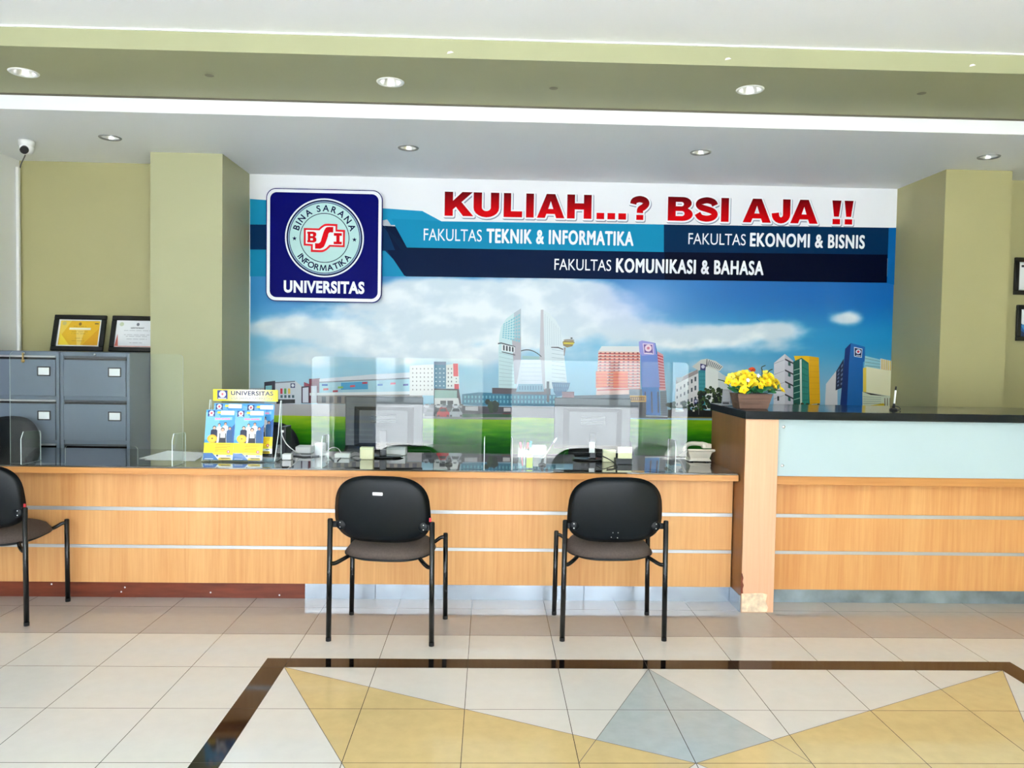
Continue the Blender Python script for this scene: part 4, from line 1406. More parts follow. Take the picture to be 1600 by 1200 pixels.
def art_gold(P):
    P.rect(0, 0, 1, 1, (238, 238, 236)); P.rect(0.04, 0.05, 0.96, 0.96, (238, 188, 40))
    P.poly([(0.04, 0.96), (0.3, 0.96), (0.04, 0.3)], (246, 212, 84)); P.poly([(0.96, 0.05), (0.6, 0.05), (0.96, 0.7)], (228, 166, 24)); P.poly([(0.42, 0.6), (0.62, 0.6), (0.56, 0.05), (0.48, 0.05)], (246, 214, 110))
    P.poly([(0.06, 0.5), (0.3, 0.05), (0.06, 0.05)], (252, 222, 60)); P.dot = None
    P.ell(0.13, 0.86, 0.05, 0.07, (214, 196, 120)); P.ell(0.5, 0.84, 0.035, 0.06, (150, 110, 40)); P.rect(0.84, 0.84, 0.93, 0.88, (110, 90, 60))
    P.rect(0.26, 0.62, 0.76, 0.7, (248, 240, 214))
    text_rows(P, [(0.74, 0.3), (0.54, 0.4), (0.47, 0.36), (0.3, 0.2), (0.2, 0.3)], (176, 130, 40))


def art_white(P):
    P.rect(0, 0, 1, 1, (238, 240, 242)); P.poly([(0, 0.02), (0.09, 0.02), (0.05, 0.5)], (196, 96, 80)); P.poly([(1, 0.02), (0.91, 0.02), (0.95, 0.5)], (196, 96, 80)); P.rect(0, 0.02, 1, 0.05, (220, 150, 140))
    P.ell(0.12, 0.86, 0.05, 0.075, (196, 206, 180)); P.ell(0.5, 0.86, 0.035, 0.06, (120, 126, 134)); P.rect(0.8, 0.83, 0.93, 0.88, (60, 66, 76))
    text_rows(P, [(0.72, 0.3), (0.62, 0.62), (0.46, 0.6), (0.4, 0.5), (0.3, 0.5), (0.16, 0.3)], (150, 150, 156))
    P.text('SERTIFIKAT', 0.34, 0.69, 0.66, 0.75, (90, 92, 100), 0.01)


def art_blue(P):
    P.rect(0, 0, 1, 1, (236, 240, 244)); P.poly([(0, 0), (0, 0.5), (0.34, 0.16), (0.2, 0)], (24, 92, 160)); P.poly([(0, 0), (0, 0.24), (0.22, 0)], (10, 40, 82)); P.poly([(0.02, 0.4), (0.24, 0.6), (0.1, 0.2)], (60, 140, 200))
    text_rows(P, [(0.72, 0.5), (0.6, 0.6), (0.5, 0.5)], (150, 160, 170))


def art_plain(P):
    P.rect(0, 0, 1, 1, (196, 204, 196)); P.rect(0.03, 0.04, 0.97, 0.96, (234, 238, 238)); P.rect(0.06, 0.82, 0.3, 0.9, (30, 32, 36))
    text_rows(P, [(0.6, 0.6), (0.5, 0.5), (0.4, 0.6), (0.3, 0.4)], (150, 156, 160))


for lbl, px0, px1, art in (('black-framed gold certificate leaning above the left filing cabinets', 78, 160, art_gold), ('black-framed white certificate leaning beside the olive pillar', 169, 251, art_white)):
    a_, b_ = at(px0, 549, 1, 5.80)[0], at(px1, 549, 1, 5.80)[0]
    make_frame('certificate_frame', lbl, 'picture frame', -(b_ - a_) / 2, (b_ - a_) / 2, 0.272, ((a_ + b_) / 2, 5.815, 1.351), math.radians(15), art, 'certificates on the filing cabinets')
make_frame('certificate_frame', 'upper black-framed certificate on the wall right of the right pillar', 'picture frame', 0, 0.40, 0.278, (3.915, 5.779, 1.89), 0, art_plain, 'certificates on the right wall')
make_frame('certificate_frame', 'lower black-framed certificate with a blue corner, right of the right pillar', 'picture frame', 0, 0.40, 0.270, (3.945, 5.779, 1.545), 0, art_blue, 'certificates on the right wall')

# ------------------------------------------------------------------ recessed downlights: cut real holes in the ceilings
def cut_hole(ob, x, y, z, r, depth):
    bm = new_bm(); lathe(bm, [(0, -0.02), (r, -0.02), (r, depth), (0, depth)], (x, y, z), 28)
    bmesh.ops.recalc_face_normals(bm, faces=bm.faces[:])
    me = bpy.data.meshes.new('cutter'); bm.to_mesh(me); bm.free()
    c = bpy.data.objects.new('cutter', me); COL.objects.link(c)
    md = ob.modifiers.new('hole', 'BOOLEAN'); md.object = c; md.operation = 'DIFFERENCE'; md.solver = 'EXACT'
    bpy.context.view_layer.update()
    dg = bpy.context.evaluated_depsgraph_get()
    new = bpy.data.meshes.new_from_object(ob.evaluated_get(dg))
    old = ob.data
    ob.modifiers.clear(); ob.data = new
    bpy.data.objects.remove(c); bpy.data.meshes.remove(me); bpy.data.meshes.remove(old)


M['ring_white'] = mat('white_trim_ring', (226, 228, 222), 0.4)
M['ring_grey'] = mat('grey_trim_ring', (140, 142, 138), 0.4)
M['lamp_tube'] = mat('frosted_lamp', (244, 244, 240), 0.4)
reflm = mat('satin_reflector', (236, 236, 234), 0.28, 0.9)
DL = [(37, 113, 'olive'), (610, 128, 'olive'), (1172, 140, 'olive'), (172, 215, 'white'), (638, 231, 'white'), (1095, 238, 'white'), (1545, 245, 'white')]
names = ['leftmost of the three downlights in the olive soffit', 'middle of the three downlights in the olive soffit', 'rightmost of the three downlights in the olive soffit',
         'downlight in the white back ceiling near the camera dome', 'downlight in the white back ceiling above the navy sign', 'downlight in the white back ceiling above the red headline', 'downlight in the white back ceiling by the right pillar']
for (px, py, kind), lb in zip(DL, names):
    zc, host, R_ = (ZS, 'trim_1', 0.074) if kind == 'olive' else (ZB, 'ceiling_back', 0.070)
    p = at(px, py, 2, zc)
    cut_hole(bpy.data.objects[host], p[0], p[1], zc, R_ - 0.012, 0.085)
    t = thing('ceiling_downlight', lb, 'ceiling light', (p[0], p[1], zc), group='recessed ceiling downlights')
    bm = new_bm(); lathe(bm, [(R_ - 0.013, 0.004), (R_ - 0.014, -0.004), (R_ - 0.004, -0.006), (R_, -0.001), (R_, 0.0)], (p[0], p[1], zc), 36)
    obj('trim_ring', bm, M['ring_white'] if kind == 'olive' else M['ring_grey'], t)
    bm = new_bm(); lathe(bm, [(R_ - 0.0135, 0.003), (R_ - 0.02, 0.03), (R_ - 0.032, 0.06), (R_ - 0.045, 0.076), (0, 0.08)], (p[0], p[1], zc), 36)
    obj('reflector', bm, reflm, t)
    bm = new_bm(); lathe(bm, [(0, 0.028), (0.012, 0.03), (0.016, 0.045), (0.014, 0.074), (0, 0.078)], (p[0], p[1], zc), 16)
    obj('lamp', bm, M['lamp_tube'], t)
for px, py in ((327, 118), (865, 138), (1440, 146)):
    p = at(px, py, 2, ZS)
    bm = new_bm(); lathe(bm, [(0, -0.0012), (0.02, -0.001), (0.024, 0.0)], (p[0], p[1], ZS), 14)
    obj('stain', bm, mat('stain', (122, 120, 98), 0.8), bpy.data.objects['trim_1'])
for px, py in ((703, 83), (1137, 93), (1519, 103)):
    p = at(px, py, 1, YN)
    bm = new_bm(); prism(bm, [(p[0] - 0.014, p[2] - 0.004), (p[0], p[2] - 0.001), (p[0] + 0.018, p[2] + 0.004), (p[0] + 0.006, p[2] + 0.01), (p[0] - 0.01, p[2] + 0.006)], 'y', YN - 0.0008, YN)
    obj('paint_chip', bm, M['paper'], bpy.data.objects['trim_1'])

# ------------------------------------------------------------------ dome camera and its conduit
p = at(42, 220, 2, ZB)
t = thing('security_camera', 'small white dome camera with a black eye under the ceiling corner', 'security camera', (p[0], p[1], ZB))
bm = new_bm(); lathe(bm, [(0, 0), (0.05, 0), (0.05, -0.012), (0.047, -0.035), (0.036, -0.042), (0, -0.042)], (p[0], p[1], ZB), 28)
obj('base', bm, M['white_plastic'], t)
bm = new_bm(); lathe(bm, [(0.044 * math.sin(a), -0.05 - 0.044 * math.cos(a)) for a in np.linspace(0, PI, 14)], (p[0], p[1], ZB), 28)
obj('ball', bm, M['white_plastic'], t)
bm = new_bm(); tube(bm, [(p[0] + 0.004, p[1] - 0.028, ZB - 0.062), (p[0] + 0.008, p[1] - 0.05, ZB - 0.076)], [0.026, 0.024], 20)
obj('lens', bm, M['black'], t)
bm = new_bm(); tube(bm, smooth_path([(p[0] - 0.03, p[1] + 0.03, ZB - 0.03), (-3.25, 5.6, ZB - 0.02), (-3.42, 5.84, ZB - 0.03), (-3.45, 5.872, ZB - 0.06)]), 0.004, 8)
obj('cable', bm, M['cab_dark'], t)
bm = new_bm(); box(bm, ROOM_X0 + 0.001, ROOM_X0 + 0.022, 5.85, 5.875, 0.0, ZB - 0.055, 0.003, 1)
tag(obj('cable_conduit', bm, M['white_plastic']), 'thin white cable conduit running down the corner by the left wall', 'conduit')

# ------------------------------------------------------------------ clear acrylic screens on the counter
ZT_ = 0.7465                                     # top of the dark glass


def screen(label, x0, x1, slot, fins, ztop=1.352):
    t = thing('acrylic_screen', label, 'acrylic screen', ((x0 + x1) / 2, 4.30, ZT_), group='clear acrylic screens on the reception counter')
    bm = new_bm()
    a, b = slot
    r = 0.018
    top = ZT_ + 0.10
    pts = [(x0, ZT_ + 0.001), (a, ZT_ + 0.001)] + [(a + r - r * math.cos(q), top - r + r * math.sin(q)) for q in np.linspace(0, PI / 2, 6)] + \
          [(b - r + r * math.sin(q), top - r + r * math.cos(q)) for q in np.linspace(0, PI / 2, 6)] + [(b, ZT_ + 0.001), (x1, ZT_ + 0.001)]
    R = 0.025
    pts += [(x1 - R + R * math.cos(q), ztop - R + R * math.sin(q)) for q in np.linspace(0, PI / 2, 6)] + [(x0 + R - R * math.sin(q), ztop - R + R * math.cos(q)) for q in np.linspace(0, PI / 2, 6)]
    prism(bm, pts, 'y', 4.298, 4.302, 0, 1)
    obj('pane', bm, [M['acrylic'], M['acrylic_edge']], t)
    for fx in fins:
        bm = new_bm()
        prism(bm, [(4.246, ZT_ + 0.001), (4.246, 0.885), (4.268, 0.922), (4.42, 0.915), (4.43, 0.90), (4.43, ZT_ + 0.001)], 'x', fx - 0.002, fx + 0.002, 0, 1)
        obj('support_fin', bm, [M['acrylic'], M['acrylic_edge']], t)
    return t


screen('clear acrylic screen in front of the filing cabinets', -2.588, -1.663, (-2.295, -1.907), (-2.50, -1.70))
screen('clear acrylic screen in front of the monitor behind the stickered chair', -0.968, -0.034, (-0.70, -0.31), (-0.90, -0.02))
screen('clear acrylic screen nearest the beige telephone', 0.125, 1.103, (0.42, 0.80), (0.132, 1.03))


# ------------------------------------------------------------------ brochures and their stand
def brochure_art(P):
    w, h = 0.165, 0.285
    R_ = lambda x0, y0, x1, y1, c: P.rect(x0 * w, y0 * h, x1 * w, y1 * h, c)
    Q = lambda pts, c: P.poly([(x * w, y * h) for x, y in pts], c)
    E = lambda x, y, rx, ry, c: P.ell(x * w, y * h, rx * w, ry * h, c, 16)
    R_(0, 0, 1, 1, (70, 160, 226)); Q([(0, .95), (0, .4), (.4, .4), (.5, .95)], (120, 190, 234)); Q([(.82, .34), (1, .34), (1, .72), (.82, .6)], (28, 96, 170)); Q([(.3, .84), (.9, .86), (.9, .80), (.3, .78)], (150, 206, 240))
    R_(.5, .9, .96, .985, (240, 242, 246)); R_(.38, .925, .5, .97, (232, 212, 40)); R_(.44, .885, .5, .925, (70, 160, 226))
    R_(.06, .865, .3, .985, (20, 40, 120)); E(.18, .932, .085, .05, (236, 240, 246)); E(.18, .932, .04, .024, (220, 90, 110)); R_(.1, .872, .26, .882, (236, 240, 246))
    for x in (.36, .46, .58, .68, .78):
        E(x, .82, .055, .018, (236, 150, 200))
    # five young people
    for x, y, s, jk, sk in ((.47, .70, .8, (226, 230, 236), (226, 186, 166)), (.68, .72, .85, (226, 228, 232), (206, 160, 134)), (.31, .64, 1.0, (22, 32, 62), (216, 174, 150)), (.84, .63, .9, (40, 90, 140), (206, 160, 140)), (.60, .60, 1.1, (236, 238, 240), (222, 180, 158))):
        Q([(x - .12 * s, y - .17), (x - .11 * s, y - .05), (x - .05 * s, y - .03), (x + .05 * s, y - .03), (x + .11 * s, y - .05), (x + .12 * s, y - .17), (x + .1 * s, .33), (x - .1 * s, .33)], jk)
        E(x, y + .004, .062 * s, .036 * s, (30, 24, 24)); E(x, y - .006, .048 * s, .03 * s, sk)
    Q([(.5, .44), (.72, .44), (.74, .33), (.48, .33)], (28, 32, 44)); Q([(.5, .53), (.53, .53), (.53, .36), (.49, .36)], (28, 32, 44)); Q([(.69, .53), (.72, .53), (.73, .36), (.7, .36)], (28, 32, 44))
    R_(0, 0.1, 1, .34, (250, 226, 20)); E(.26, .42, .17, .085, (248, 184, 30)); E(.26, .42, .13, .065, (252, 206, 60)); E(.26, .425, .03, .014, (120, 80, 20))
    for k, (a, b) in enumerate(((.4, .92), (.38, .9), (.38, .8), (.38, .78), (.38, .5))):
        y = .30 - k * .032
        R_(a, y, b, y + .011, (206, 150, 24)); R_(.12, y, .3, y + .006, (236, 196, 20))
    E(.84, .165, .06, .034, (232, 120, 80)); R_(.82, .15, .86, .18, (250, 230, 220))
    R_(0, 0, 1, .1, (244, 246, 248)); Q([(0, 0), (0, .135), (.3, .135), (.52, 0)], (36, 110, 190)); R_(.05, .015, .34, .028, (236, 240, 246)); Q([(.5, .02), (.56, .05), (.92, .05), (.95, .02), (.92, .0), (.53, .0)], (236, 200, 40)); R_(.6, .025, .9, .04, (40, 40, 40)); E(.47, .085, .04, .02, (40, 60, 110)); R_(.78, .075, .92, .09, (60, 90, 160))


def make_brochure(label):
    t = thing('brochure', label, 'brochure', group='university brochures in the counter stand')
    ln = math.radians(11)

    def pl(u, v, h):
        return (u - 0.0825, v * math.sin(ln) - h * math.cos(ln), v * math.cos(ln) + h * math.sin(ln))
    bm = new_bm()
    vs = [bm.verts.new(pl(u, v, h)) for h in (0, -0.0012) for u, v in ((0, 0), (0.165, 0), (0.165, 0.285), (0, 0.285))]
    for q in ((0, 1, 2, 3), (7, 6, 5, 4), (0, 4, 5, 1), (1, 5, 6, 2), (2, 6, 7, 3), (3, 7, 4, 0)):
        bm.faces.new([vs[i] for i in q])
    obj('sheet', bm, M['paper'], t)
    P = Print(pl, 8e-6)
    brochure_art(P)
    P.build('front_print', M['ink'], t)
    return t


BX0 = at(318, 719, 1, 4.46)[0] + 0.0825
spots = [(BX0, 4.452, 0.757, 'front left brochure in the clear stand, whole front showing'),
         (BX0 + 0.166, 4.452, 0.757, 'front right brochure in the clear stand, whole front showing'),
         (BX0 + 0.017, 4.53, 0.79, 'rear left brochure of the stand, only its top edge showing'),
         (BX0 + 0.199, 4.53, 0.786, 'rear right brochure of the stand, frontmost of three, right edge showing'),
         (BX0 + 0.189, 4.536, 0.788, 'rear right brochure of the stand, middle of three in the pocket'),
         (BX0 + 0.178, 4.542, 0.79, 'rear right brochure of the stand, hindmost of three in the pocket')]
b0 = None
for (x, y, z, lb) in spots:
    b = make_brochure(lb) if b0 is None else copy_tree(b0)
    b0 = b0 or b
    b.location = (x, y, z)
    b['label'] = lb
st = thing('brochure_stand', 'clear acrylic brochure stand with a yellow lettered header board', 'brochure stand', (-1.41, 4.5, ZT_))
XA, XB = BX0 - 0.09, -1.206
bm = new_bm(); box(bm, XA, XB, 4.44, 4.595, ZT_ + 0.001, ZT_ + 0.005)
obj('base_plate', bm, [M['acrylic']], st)
for y0, z1, xa, xb in ((4.444, 0.80, XA, BX0 + 0.252), (4.522, 0.83, XA + 0.01, BX0 + 0.285)):
    bm = new_bm(); prism(bm, [(xa, ZT_ + 0.006), (xb, ZT_ + 0.006), (xb, z1), (xa, z1)], 'y', y0, y0 + 0.003, 0, 1)
    obj('pocket_front', bm, [M['acrylic'], M['acrylic_edge']], st)
for x in (XA + 0.003, XB - 0.003):
    bm = new_bm(); prism(bm, [(4.45, ZT_ + 0.006), (4.595, ZT_ + 0.006), (4.595, 1.09), (4.575, 1.09), (4.53, 0.9)], 'x', x - 0.002, x + 0.002, 0, 1)
    obj('side_panel', bm, [M['acrylic'], M['acrylic_edge']], st)
ha, hb = at(333, 608, 1, 4.58), at(434, 627.5, 1, 4.58)
bm = new_bm(); box(bm, ha[0], hb[0], 4.58, 4.588, hb[2], ha[2], 0.001, 1)
yel = mat('yellow_board', (250, 232, 10), 0.3)
hd = obj('header_board', bm, yel, st)
P = Print(lambda u, v, h: (ha[0] + u, 4.5795 - h, hb[2] + v), 2e-5)
hw_, hh_ = hb[0] - ha[0], ha[2] - hb[2]
for k in range(24):                              # printed white fade in the middle of the board
    a = k / 24.0
    c = lerp((250, 232, 10), (252, 250, 226), math.sin(PI * min(1, max(0, (a - 0.12) / 0.85))) ** 0.8)
    P.rect(hw_ * a, 0.0, hw_ * (a + 1 / 24.0), hh_, c)
P.rect(hw_ * 0.065, hh_ * 0.14, hw_ * 0.225, hh_ * 0.92, (20, 44, 120)); P.ell(hw_ * 0.145, hh_ * 0.58, hh_ * 0.29, hh_ * 0.29, (236, 240, 244)); P.ell(hw_ * 0.145, hh_ * 0.58, hh_ * 0.11, hh_ * 0.11, (226, 110, 120)); P.rect(hw_ * 0.08, hh_ * 0.18, hw_ * 0.205, hh_ * 0.25, (236, 240, 244))
P.text('UNIVERSITAS', hw_ * 0.275, hh_ * 0.50, hw_ * 0.93, hh_ * 0.88, (40, 44, 92), 0.03)
P.text('BINA SARANA INFORMATIKA', hw_ * 0.275, hh_ * 0.13, hw_ * 0.92, hh_ * 0.34, (96, 96, 150), 0.0)
P.build('header_print', M['ink'], hd)

# ------------------------------------------------------------------ monitors seen from behind
def make_monitor(label, x0, x1, y, zt, zb, foot):
    t = thing('computer_monitor', label, 'monitor', ((x0 + x1) / 2, y, ZT_), group='black monitors with their backs to the visitors')
    bm = new_bm(); box(bm, x0, x1, y, y + 0.022, zb, zt, 0.004, 2)
    obj('casing', bm, M['black_plastic'], t)
    cx = (x0 + x1) / 2
    bm = new_bm()
    w, h = (x1 - x0) * 0.31, (zt - zb) * 0.33
    cz = (zt + zb) / 2 - 0.03
    lo = [bm.verts.new((cx + a * w * 1.25, y + 0.001, cz + b * h * 1.2)) for a, b in ((-1, -1), (1, -1), (1, 1), (-1, 1))]
    hi = [bm.verts.new((cx + a * w, y - 0.028, cz + b * h)) for a, b in ((-1, -1), (1, -1), (1, 1), (-1, 1))]
    bm.faces.new(hi)
    for k in range(4):
        bm.faces.new([lo[k], lo[(k + 1) % 4], hi[(k + 1) % 4], hi[k]])
    bmesh.ops.recalc_face_normals(bm, faces=bm.faces[:])
    obj('rear_housing', bm, M['black_plastic'], t)
    for k in range(6):
        bm = new_bm(); box(bm, cx - 0.075, cx + 0.075, y - 0.0295, y - 0.0275, cz + h * 0.25 + k * 0.009, cz + h * 0.25 + k * 0.009 + 0.004)
        obj('vent_slot', bm, M['black'], t)
    bm = new_bm(); box(bm, x0 + 0.012, x1 - 0.012, y + 0.0215, y + 0.0235, zb + 0.02, zt - 0.012)
    obj('screen', bm, M['black'], t)
    bm = new_bm(); box(bm, foot - 0.02, foot + 0.02, y - 0.042, y - 0.02, ZT_ + 0.012, zb + 0.10, 0.004, 2)
    n = obj('neck', bm, M['black_metal'], t)
    bm = new_bm(); pillow(bm, 0.12, 0.075, 2.6, lambda u, v, w_: (foot + u, y + v - 0.01, ZT_ + 0.006 + w_), 0.007, 0.005)
    obj('foot', bm, M['black_metal'], t)
    return t, n


m1, n1 = make_monitor('black monitor left of the counter middle, seen from behind above the stickered chair', -0.866, -0.399, 4.75, 1.112, 0.812, -0.632)
m2, n2 = make_monitor('black monitor seen from behind with a white tag on its neck, nearer the telephone', 0.402, 0.868, 4.75, 1.122, 0.812, 0.635)
p = at(925, 699, 1, 4.705)
bm = new_bm(); box(bm, p[0] - 0.017, p[0] + 0.017, 4.7055, 4.708, p[2] - 0.033, p[2] + 0.033, 0.001, 1)
obj('tag', bm, M['paper'], n2)['label'] = 'white tag'

# ------------------------------------------------------------------ office chairs behind the counter
def make_office_chair(label, x, y, ztop, rz):
    t = thing('office_chair', label, 'office chair', (x, y, 0), rz, 'office chairs behind the reception counter')
    ORIGIN[t.name] = (0, 0, 0)
    hb_ = 0.25
    bm = new_bm(); pillow(bm, 0.235, hb_, 2.7, lambda u, v, w: (u * (1 - 0.12 * max(0, v / hb_) ** 2), 0.20 + w - 0.5 * u * u + 0.10 * (v / hb_), ztop - hb_ + v), 0.03, 0.03)
    obj('backrest', bm, M['black_shell'], t)
    bm = new_bm(); pillow(bm, 0.24, 0.23, 2.9, lambda u, v, w: (u, v - 0.05, 0.46 + w), 0.045, 0.03)
    obj('seat', bm, M['fabric'], t)
    bm = new_bm(); tube(bm, smooth_path([(0, -0.02, 0.42), (0, 0.18, 0.41), (0, 0.26, 0.47), (0, 0.255, ztop - 0.3)]), 0.02, 10)
    obj('back_bar', bm, M['black_metal'], t)
    bm = new_bm(); tube(bm, [(0, -0.03, 0.08), (0, -0.03, 0.43)], 0.026, 14)
    obj('gas_column', bm, M['black_metal'], t)
    for k in range(5):
        a = 2 * PI * k / 5 + 0.3
        bm = new_bm(); tube(bm, [(0, -0.03, 0.10), (0.27 * math.cos(a), -0.03 + 0.27 * math.sin(a), 0.065)], [0.024, 0.015], 8)
        lg = obj('base_leg', bm, M['black_plastic'], t)
        bm = new_bm(); lathe(bm, [(0, -0.02), (0.024, -0.02), (0.026, 0), (0.024, 0.02), (0, 0.02)], (0.27 * math.cos(a), -0.03 + 0.27 * math.sin(a), 0.0265), 14, 'x')
        obj('caster', bm, M['rubber'], lg)
    return t


make_office_chair('black office chair back at the far left in front of the filing cabinets', -3.10, 4.88, 0.925, 0.0)
make_office_chair('black office chair back between the brochure stand and the white card reader', -1.545, 5.30, 0.872, 0.0)
make_office_chair('black office chair back peeping out left of the monitor above the stickered chair', -0.80, 5.40, 0.85, 0.0)
make_office_chair('black office chair back peeping out right of the tagged monitor', 0.80, 5.30, 0.90, 0.0)

# ------------------------------------------------------------------ desk telephone
p = at(1094, 722, 2, ZT_)
ph = thing('desk_telephone', 'beige desk telephone seen from behind beside the high counter', 'telephone', (p[0], p[1], ZT_))
x, y = p[0], p[1]
bm = new_bm()


def loft(bm, rings):
    R_ = [[bm.verts.new(q) for q in r] for r in rings]
    n = len(R_[0])
    for A, B_ in zip(R_, R_[1:]):
        for k in range(n):
            bm.faces.new([A[k], A[(k + 1) % n], B_[(k + 1) % n], B_[k]])
    bm.faces.new(R_[0][::-1]); bm.faces.new(R_[-1])
    bmesh.ops.recalc_face_normals(bm, faces=bm.faces[:])


def rect_ring(x0, x1, y0, y1, z0, z1=None):
    z1 = z0 if z1 is None else z1
    return [(x0, y0, z0), (x1, y0, z0), (x1, y1, z1), (x0, y1, z1)]


loft(bm, [rect_ring(x - 0.07, x + 0.07, y, y + 0.11, ZT_ + 0.005), rect_ring(x - 0.058, x + 0.058, y + 0.005, y + 0.11, ZT_ + 0.022), rect_ring(x - 0.075, x + 0.072, y - 0.004, y + 0.12, ZT_ + 0.066, ZT_ + 0.05)])
obj('stand', bm, M['beige'], ph)
bm = new_bm()
loft(bm, [rect_ring(x - 0.078, x + 0.084, y - 0.012, y + 0.20, ZT_ + 0.066, ZT_ + 0.006), rect_ring(x - 0.08, x + 0.088, y - 0.016, y + 0.205, ZT_ + 0.072, ZT_ + 0.012), rect_ring(x - 0.08, x + 0.084, y - 0.012, y + 0.20, ZT_ + 0.08, ZT_ + 0.02)])
obj('body', bm, M['beige'], ph)
bm = new_bm()
tube(bm, smooth_path([(x - 0.055, y + 0.175, ZT_ + 0.05), (x - 0.05, y + 0.14, ZT_ + 0.085), (x - 0.035, y + 0.07, ZT_ + 0.105), (x + 0.01, y + 0.02, ZT_ + 0.108), (x + 0.045, y + 0.0, ZT_ + 0.10)]), [0.014] * 6 + [0.013] * 12 + [0.015] * 7, 12)
box(bm, x + 0.012, x + 0.066, y - 0.008, y + 0.036, ZT_ + 0.084, ZT_ + 0.112, 0.006, 2)
obj('handset', bm, M['beige'], ph)
for dx in (-0.05, 0.045):
    bm = new_bm(); box(bm, x + dx - 0.008, x + dx + 0.008, y + 0.001, y + 0.015, ZT_, ZT_ + 0.006)
    obj('foot', bm, M['rubber'], ph)

# ------------------------------------------------------------------ pens on stands
def pen_stand(label, px, py, zt, top_px, black_pen):
    b = at(px, py, 2, zt)
    t = thing('pen_stand', label, 'pen holder', (b[0], b[1], zt), group='pen stands on the counters')
    bm = new_bm(); lathe(bm, [(0, 0.0005), (0.022, 0.0005), (0.023, 0.006), (0.012, 0.014), (0.0, 0.015)], (b[0], b[1], zt), 20)
    obj('base', bm, M['black_plastic'], t)
    bm = new_bm(); tube(bm, [(b[0], b[1], zt + 0.012), (b[0] + (0.004 if top_px is None else 0.003), b[1], zt + 0.038)], [0.009, 0.007], 10)
    obj('socket', bm, M['black_plastic'], t)
    if top_px is not None:
        q = at(top_px[0], top_px[1], 1, b[1] + 0.02)
        lo, hi = Vector((b[0] + 0.003, b[1], zt + 0.036)), Vector(q)
        mid = lo.lerp(hi, 0.78)
        bm = new_bm(); tube(bm, [lo, lo.lerp(hi, 0.05), mid], [0.003, 0.005, 0.0052], 10)
        obj('pen_barrel', bm, M['white_plastic'] if black_pen else M['steel'], t)
        bm = new_bm(); tube(bm, [mid, hi], [0.0058, 0.0045], 10)
        obj('pen_cap', bm, M['black_plastic'] if black_pen else M['white_plastic'], t)
    return t


pen_stand('small empty black pen stand on the dark glass between the two black monitors', 701, 726, ZT_, None, False)
pen_stand('silver pen leaning in a black stand left of the tagged monitor', 847, 727, ZT_, (870, 684), False)
pn = pen_stand('white pen with black cap in a stand on the black stone counter', 1396, 641, 1.0995, (1400, 604), True)
b = at(1396, 641, 2, 1.0995)
bm = new_bm(); tube(bm, smooth_path([(b[0] + 0.004, b[1], 1.125), (b[0] + 0.03, b[1], 1.118), (b[0] + 0.045, b[1] + 0.01, 1.104), (b[0] + 0.02, b[1] + 0.02, 1.1025)]), 0.0022, 8)
obj('cord', bm, M['black_plastic'], pn)

# ------------------------------------------------------------------ pen cup with pens, tissue box
b = at(819, 729, 2, ZT_)
cx, cy = b[0] + 0.004, 4.362
cup = thing('pen_cup', 'clear square pen cup with a lime green note inside', 'pen cup', (cx, cy, ZT_))
bm = new_bm(); w_ = 0.042
for (a0, a1, c0_, c1_) in ((-w_, w_, -w_, -w_ + 0.003), (-w_, w_, w_ - 0.003, w_), (-w_, -w_ + 0.003, -w_ + 0.003, w_ - 0.003), (w_ - 0.003, w_, -w_ + 0.003, w_ - 0.003)):
    box(bm, cx + a0, cx + a1, cy + c0_, cy + c1_, ZT_ + 0.001, ZT_ + 0.105)
box(bm, cx - w_, cx + w_, cy - w_, cy + w_, ZT_ + 0.0005, ZT_ + 0.004)
obj('cup', bm, [M['acrylic']], cup)
bm = new_bm(); box(bm, cx + 0.004, cx + 0.038, cy - w_ + 0.004, cy - w_ + 0.006, ZT_ + 0.006, ZT_ + 0.10)
obj('note', bm, mat('lime_note', (206, 230, 60), 0.8), cup)
for k, (dx, dy, tx, col, cap, lb) in enumerate(((-0.025, 0.0, -0.03, (236, 120, 140), (236, 120, 140), 'pink pen at the left of the clear cup'), (-0.008, 0.015, -0.006, (60, 70, 80), (240, 240, 240), 'dark pen in the clear cup, second from the left'),
                                         (0.006, -0.01, 0.012, (230, 90, 110), (40, 44, 50), 'red-pink pen in the middle of the clear cup'), (0.022, 0.008, 0.03, (90, 190, 220), (236, 240, 240), 'light blue pen at the right of the clear cup'))):
    lo, hi = Vector((cx + dx * 0.6, cy + dy, ZT_ + 0.008)), Vector((cx + tx, cy + dy, ZT_ + 0.145 + 0.006 * (k % 2)))
    t = thing('pen', lb, 'pen', tuple(lo), group='pens in the clear cup')
    bm = new_bm(); tube(bm, [lo, lo.lerp(hi, 0.06), lo.lerp(hi, 0.74)], [0.002, 0.0048, 0.005], 10)
    obj('barrel', bm, mat('pen_barrel', cap, 0.4), t)
    bm = new_bm(); tube(bm, [lo.lerp(hi, 0.74), hi], [0.0075, 0.0068], 10)
    obj('cap', bm, mat('pen_cap', col, 0.4), t)
b0_, b1_ = at(830, 713, 2, ZT_), at(856, 713, 2, ZT_)
bm = new_bm(); box(bm, b0_[0], b1_[0] - 0.01, b0_[1], b0_[1] + 0.10, ZT_ + 0.0005, ZT_ + 0.062, 0.002, 1)
tag(obj('white_box', bm, M['paper']), 'small white box behind the pen cup left of the leaning silver pen', 'box')

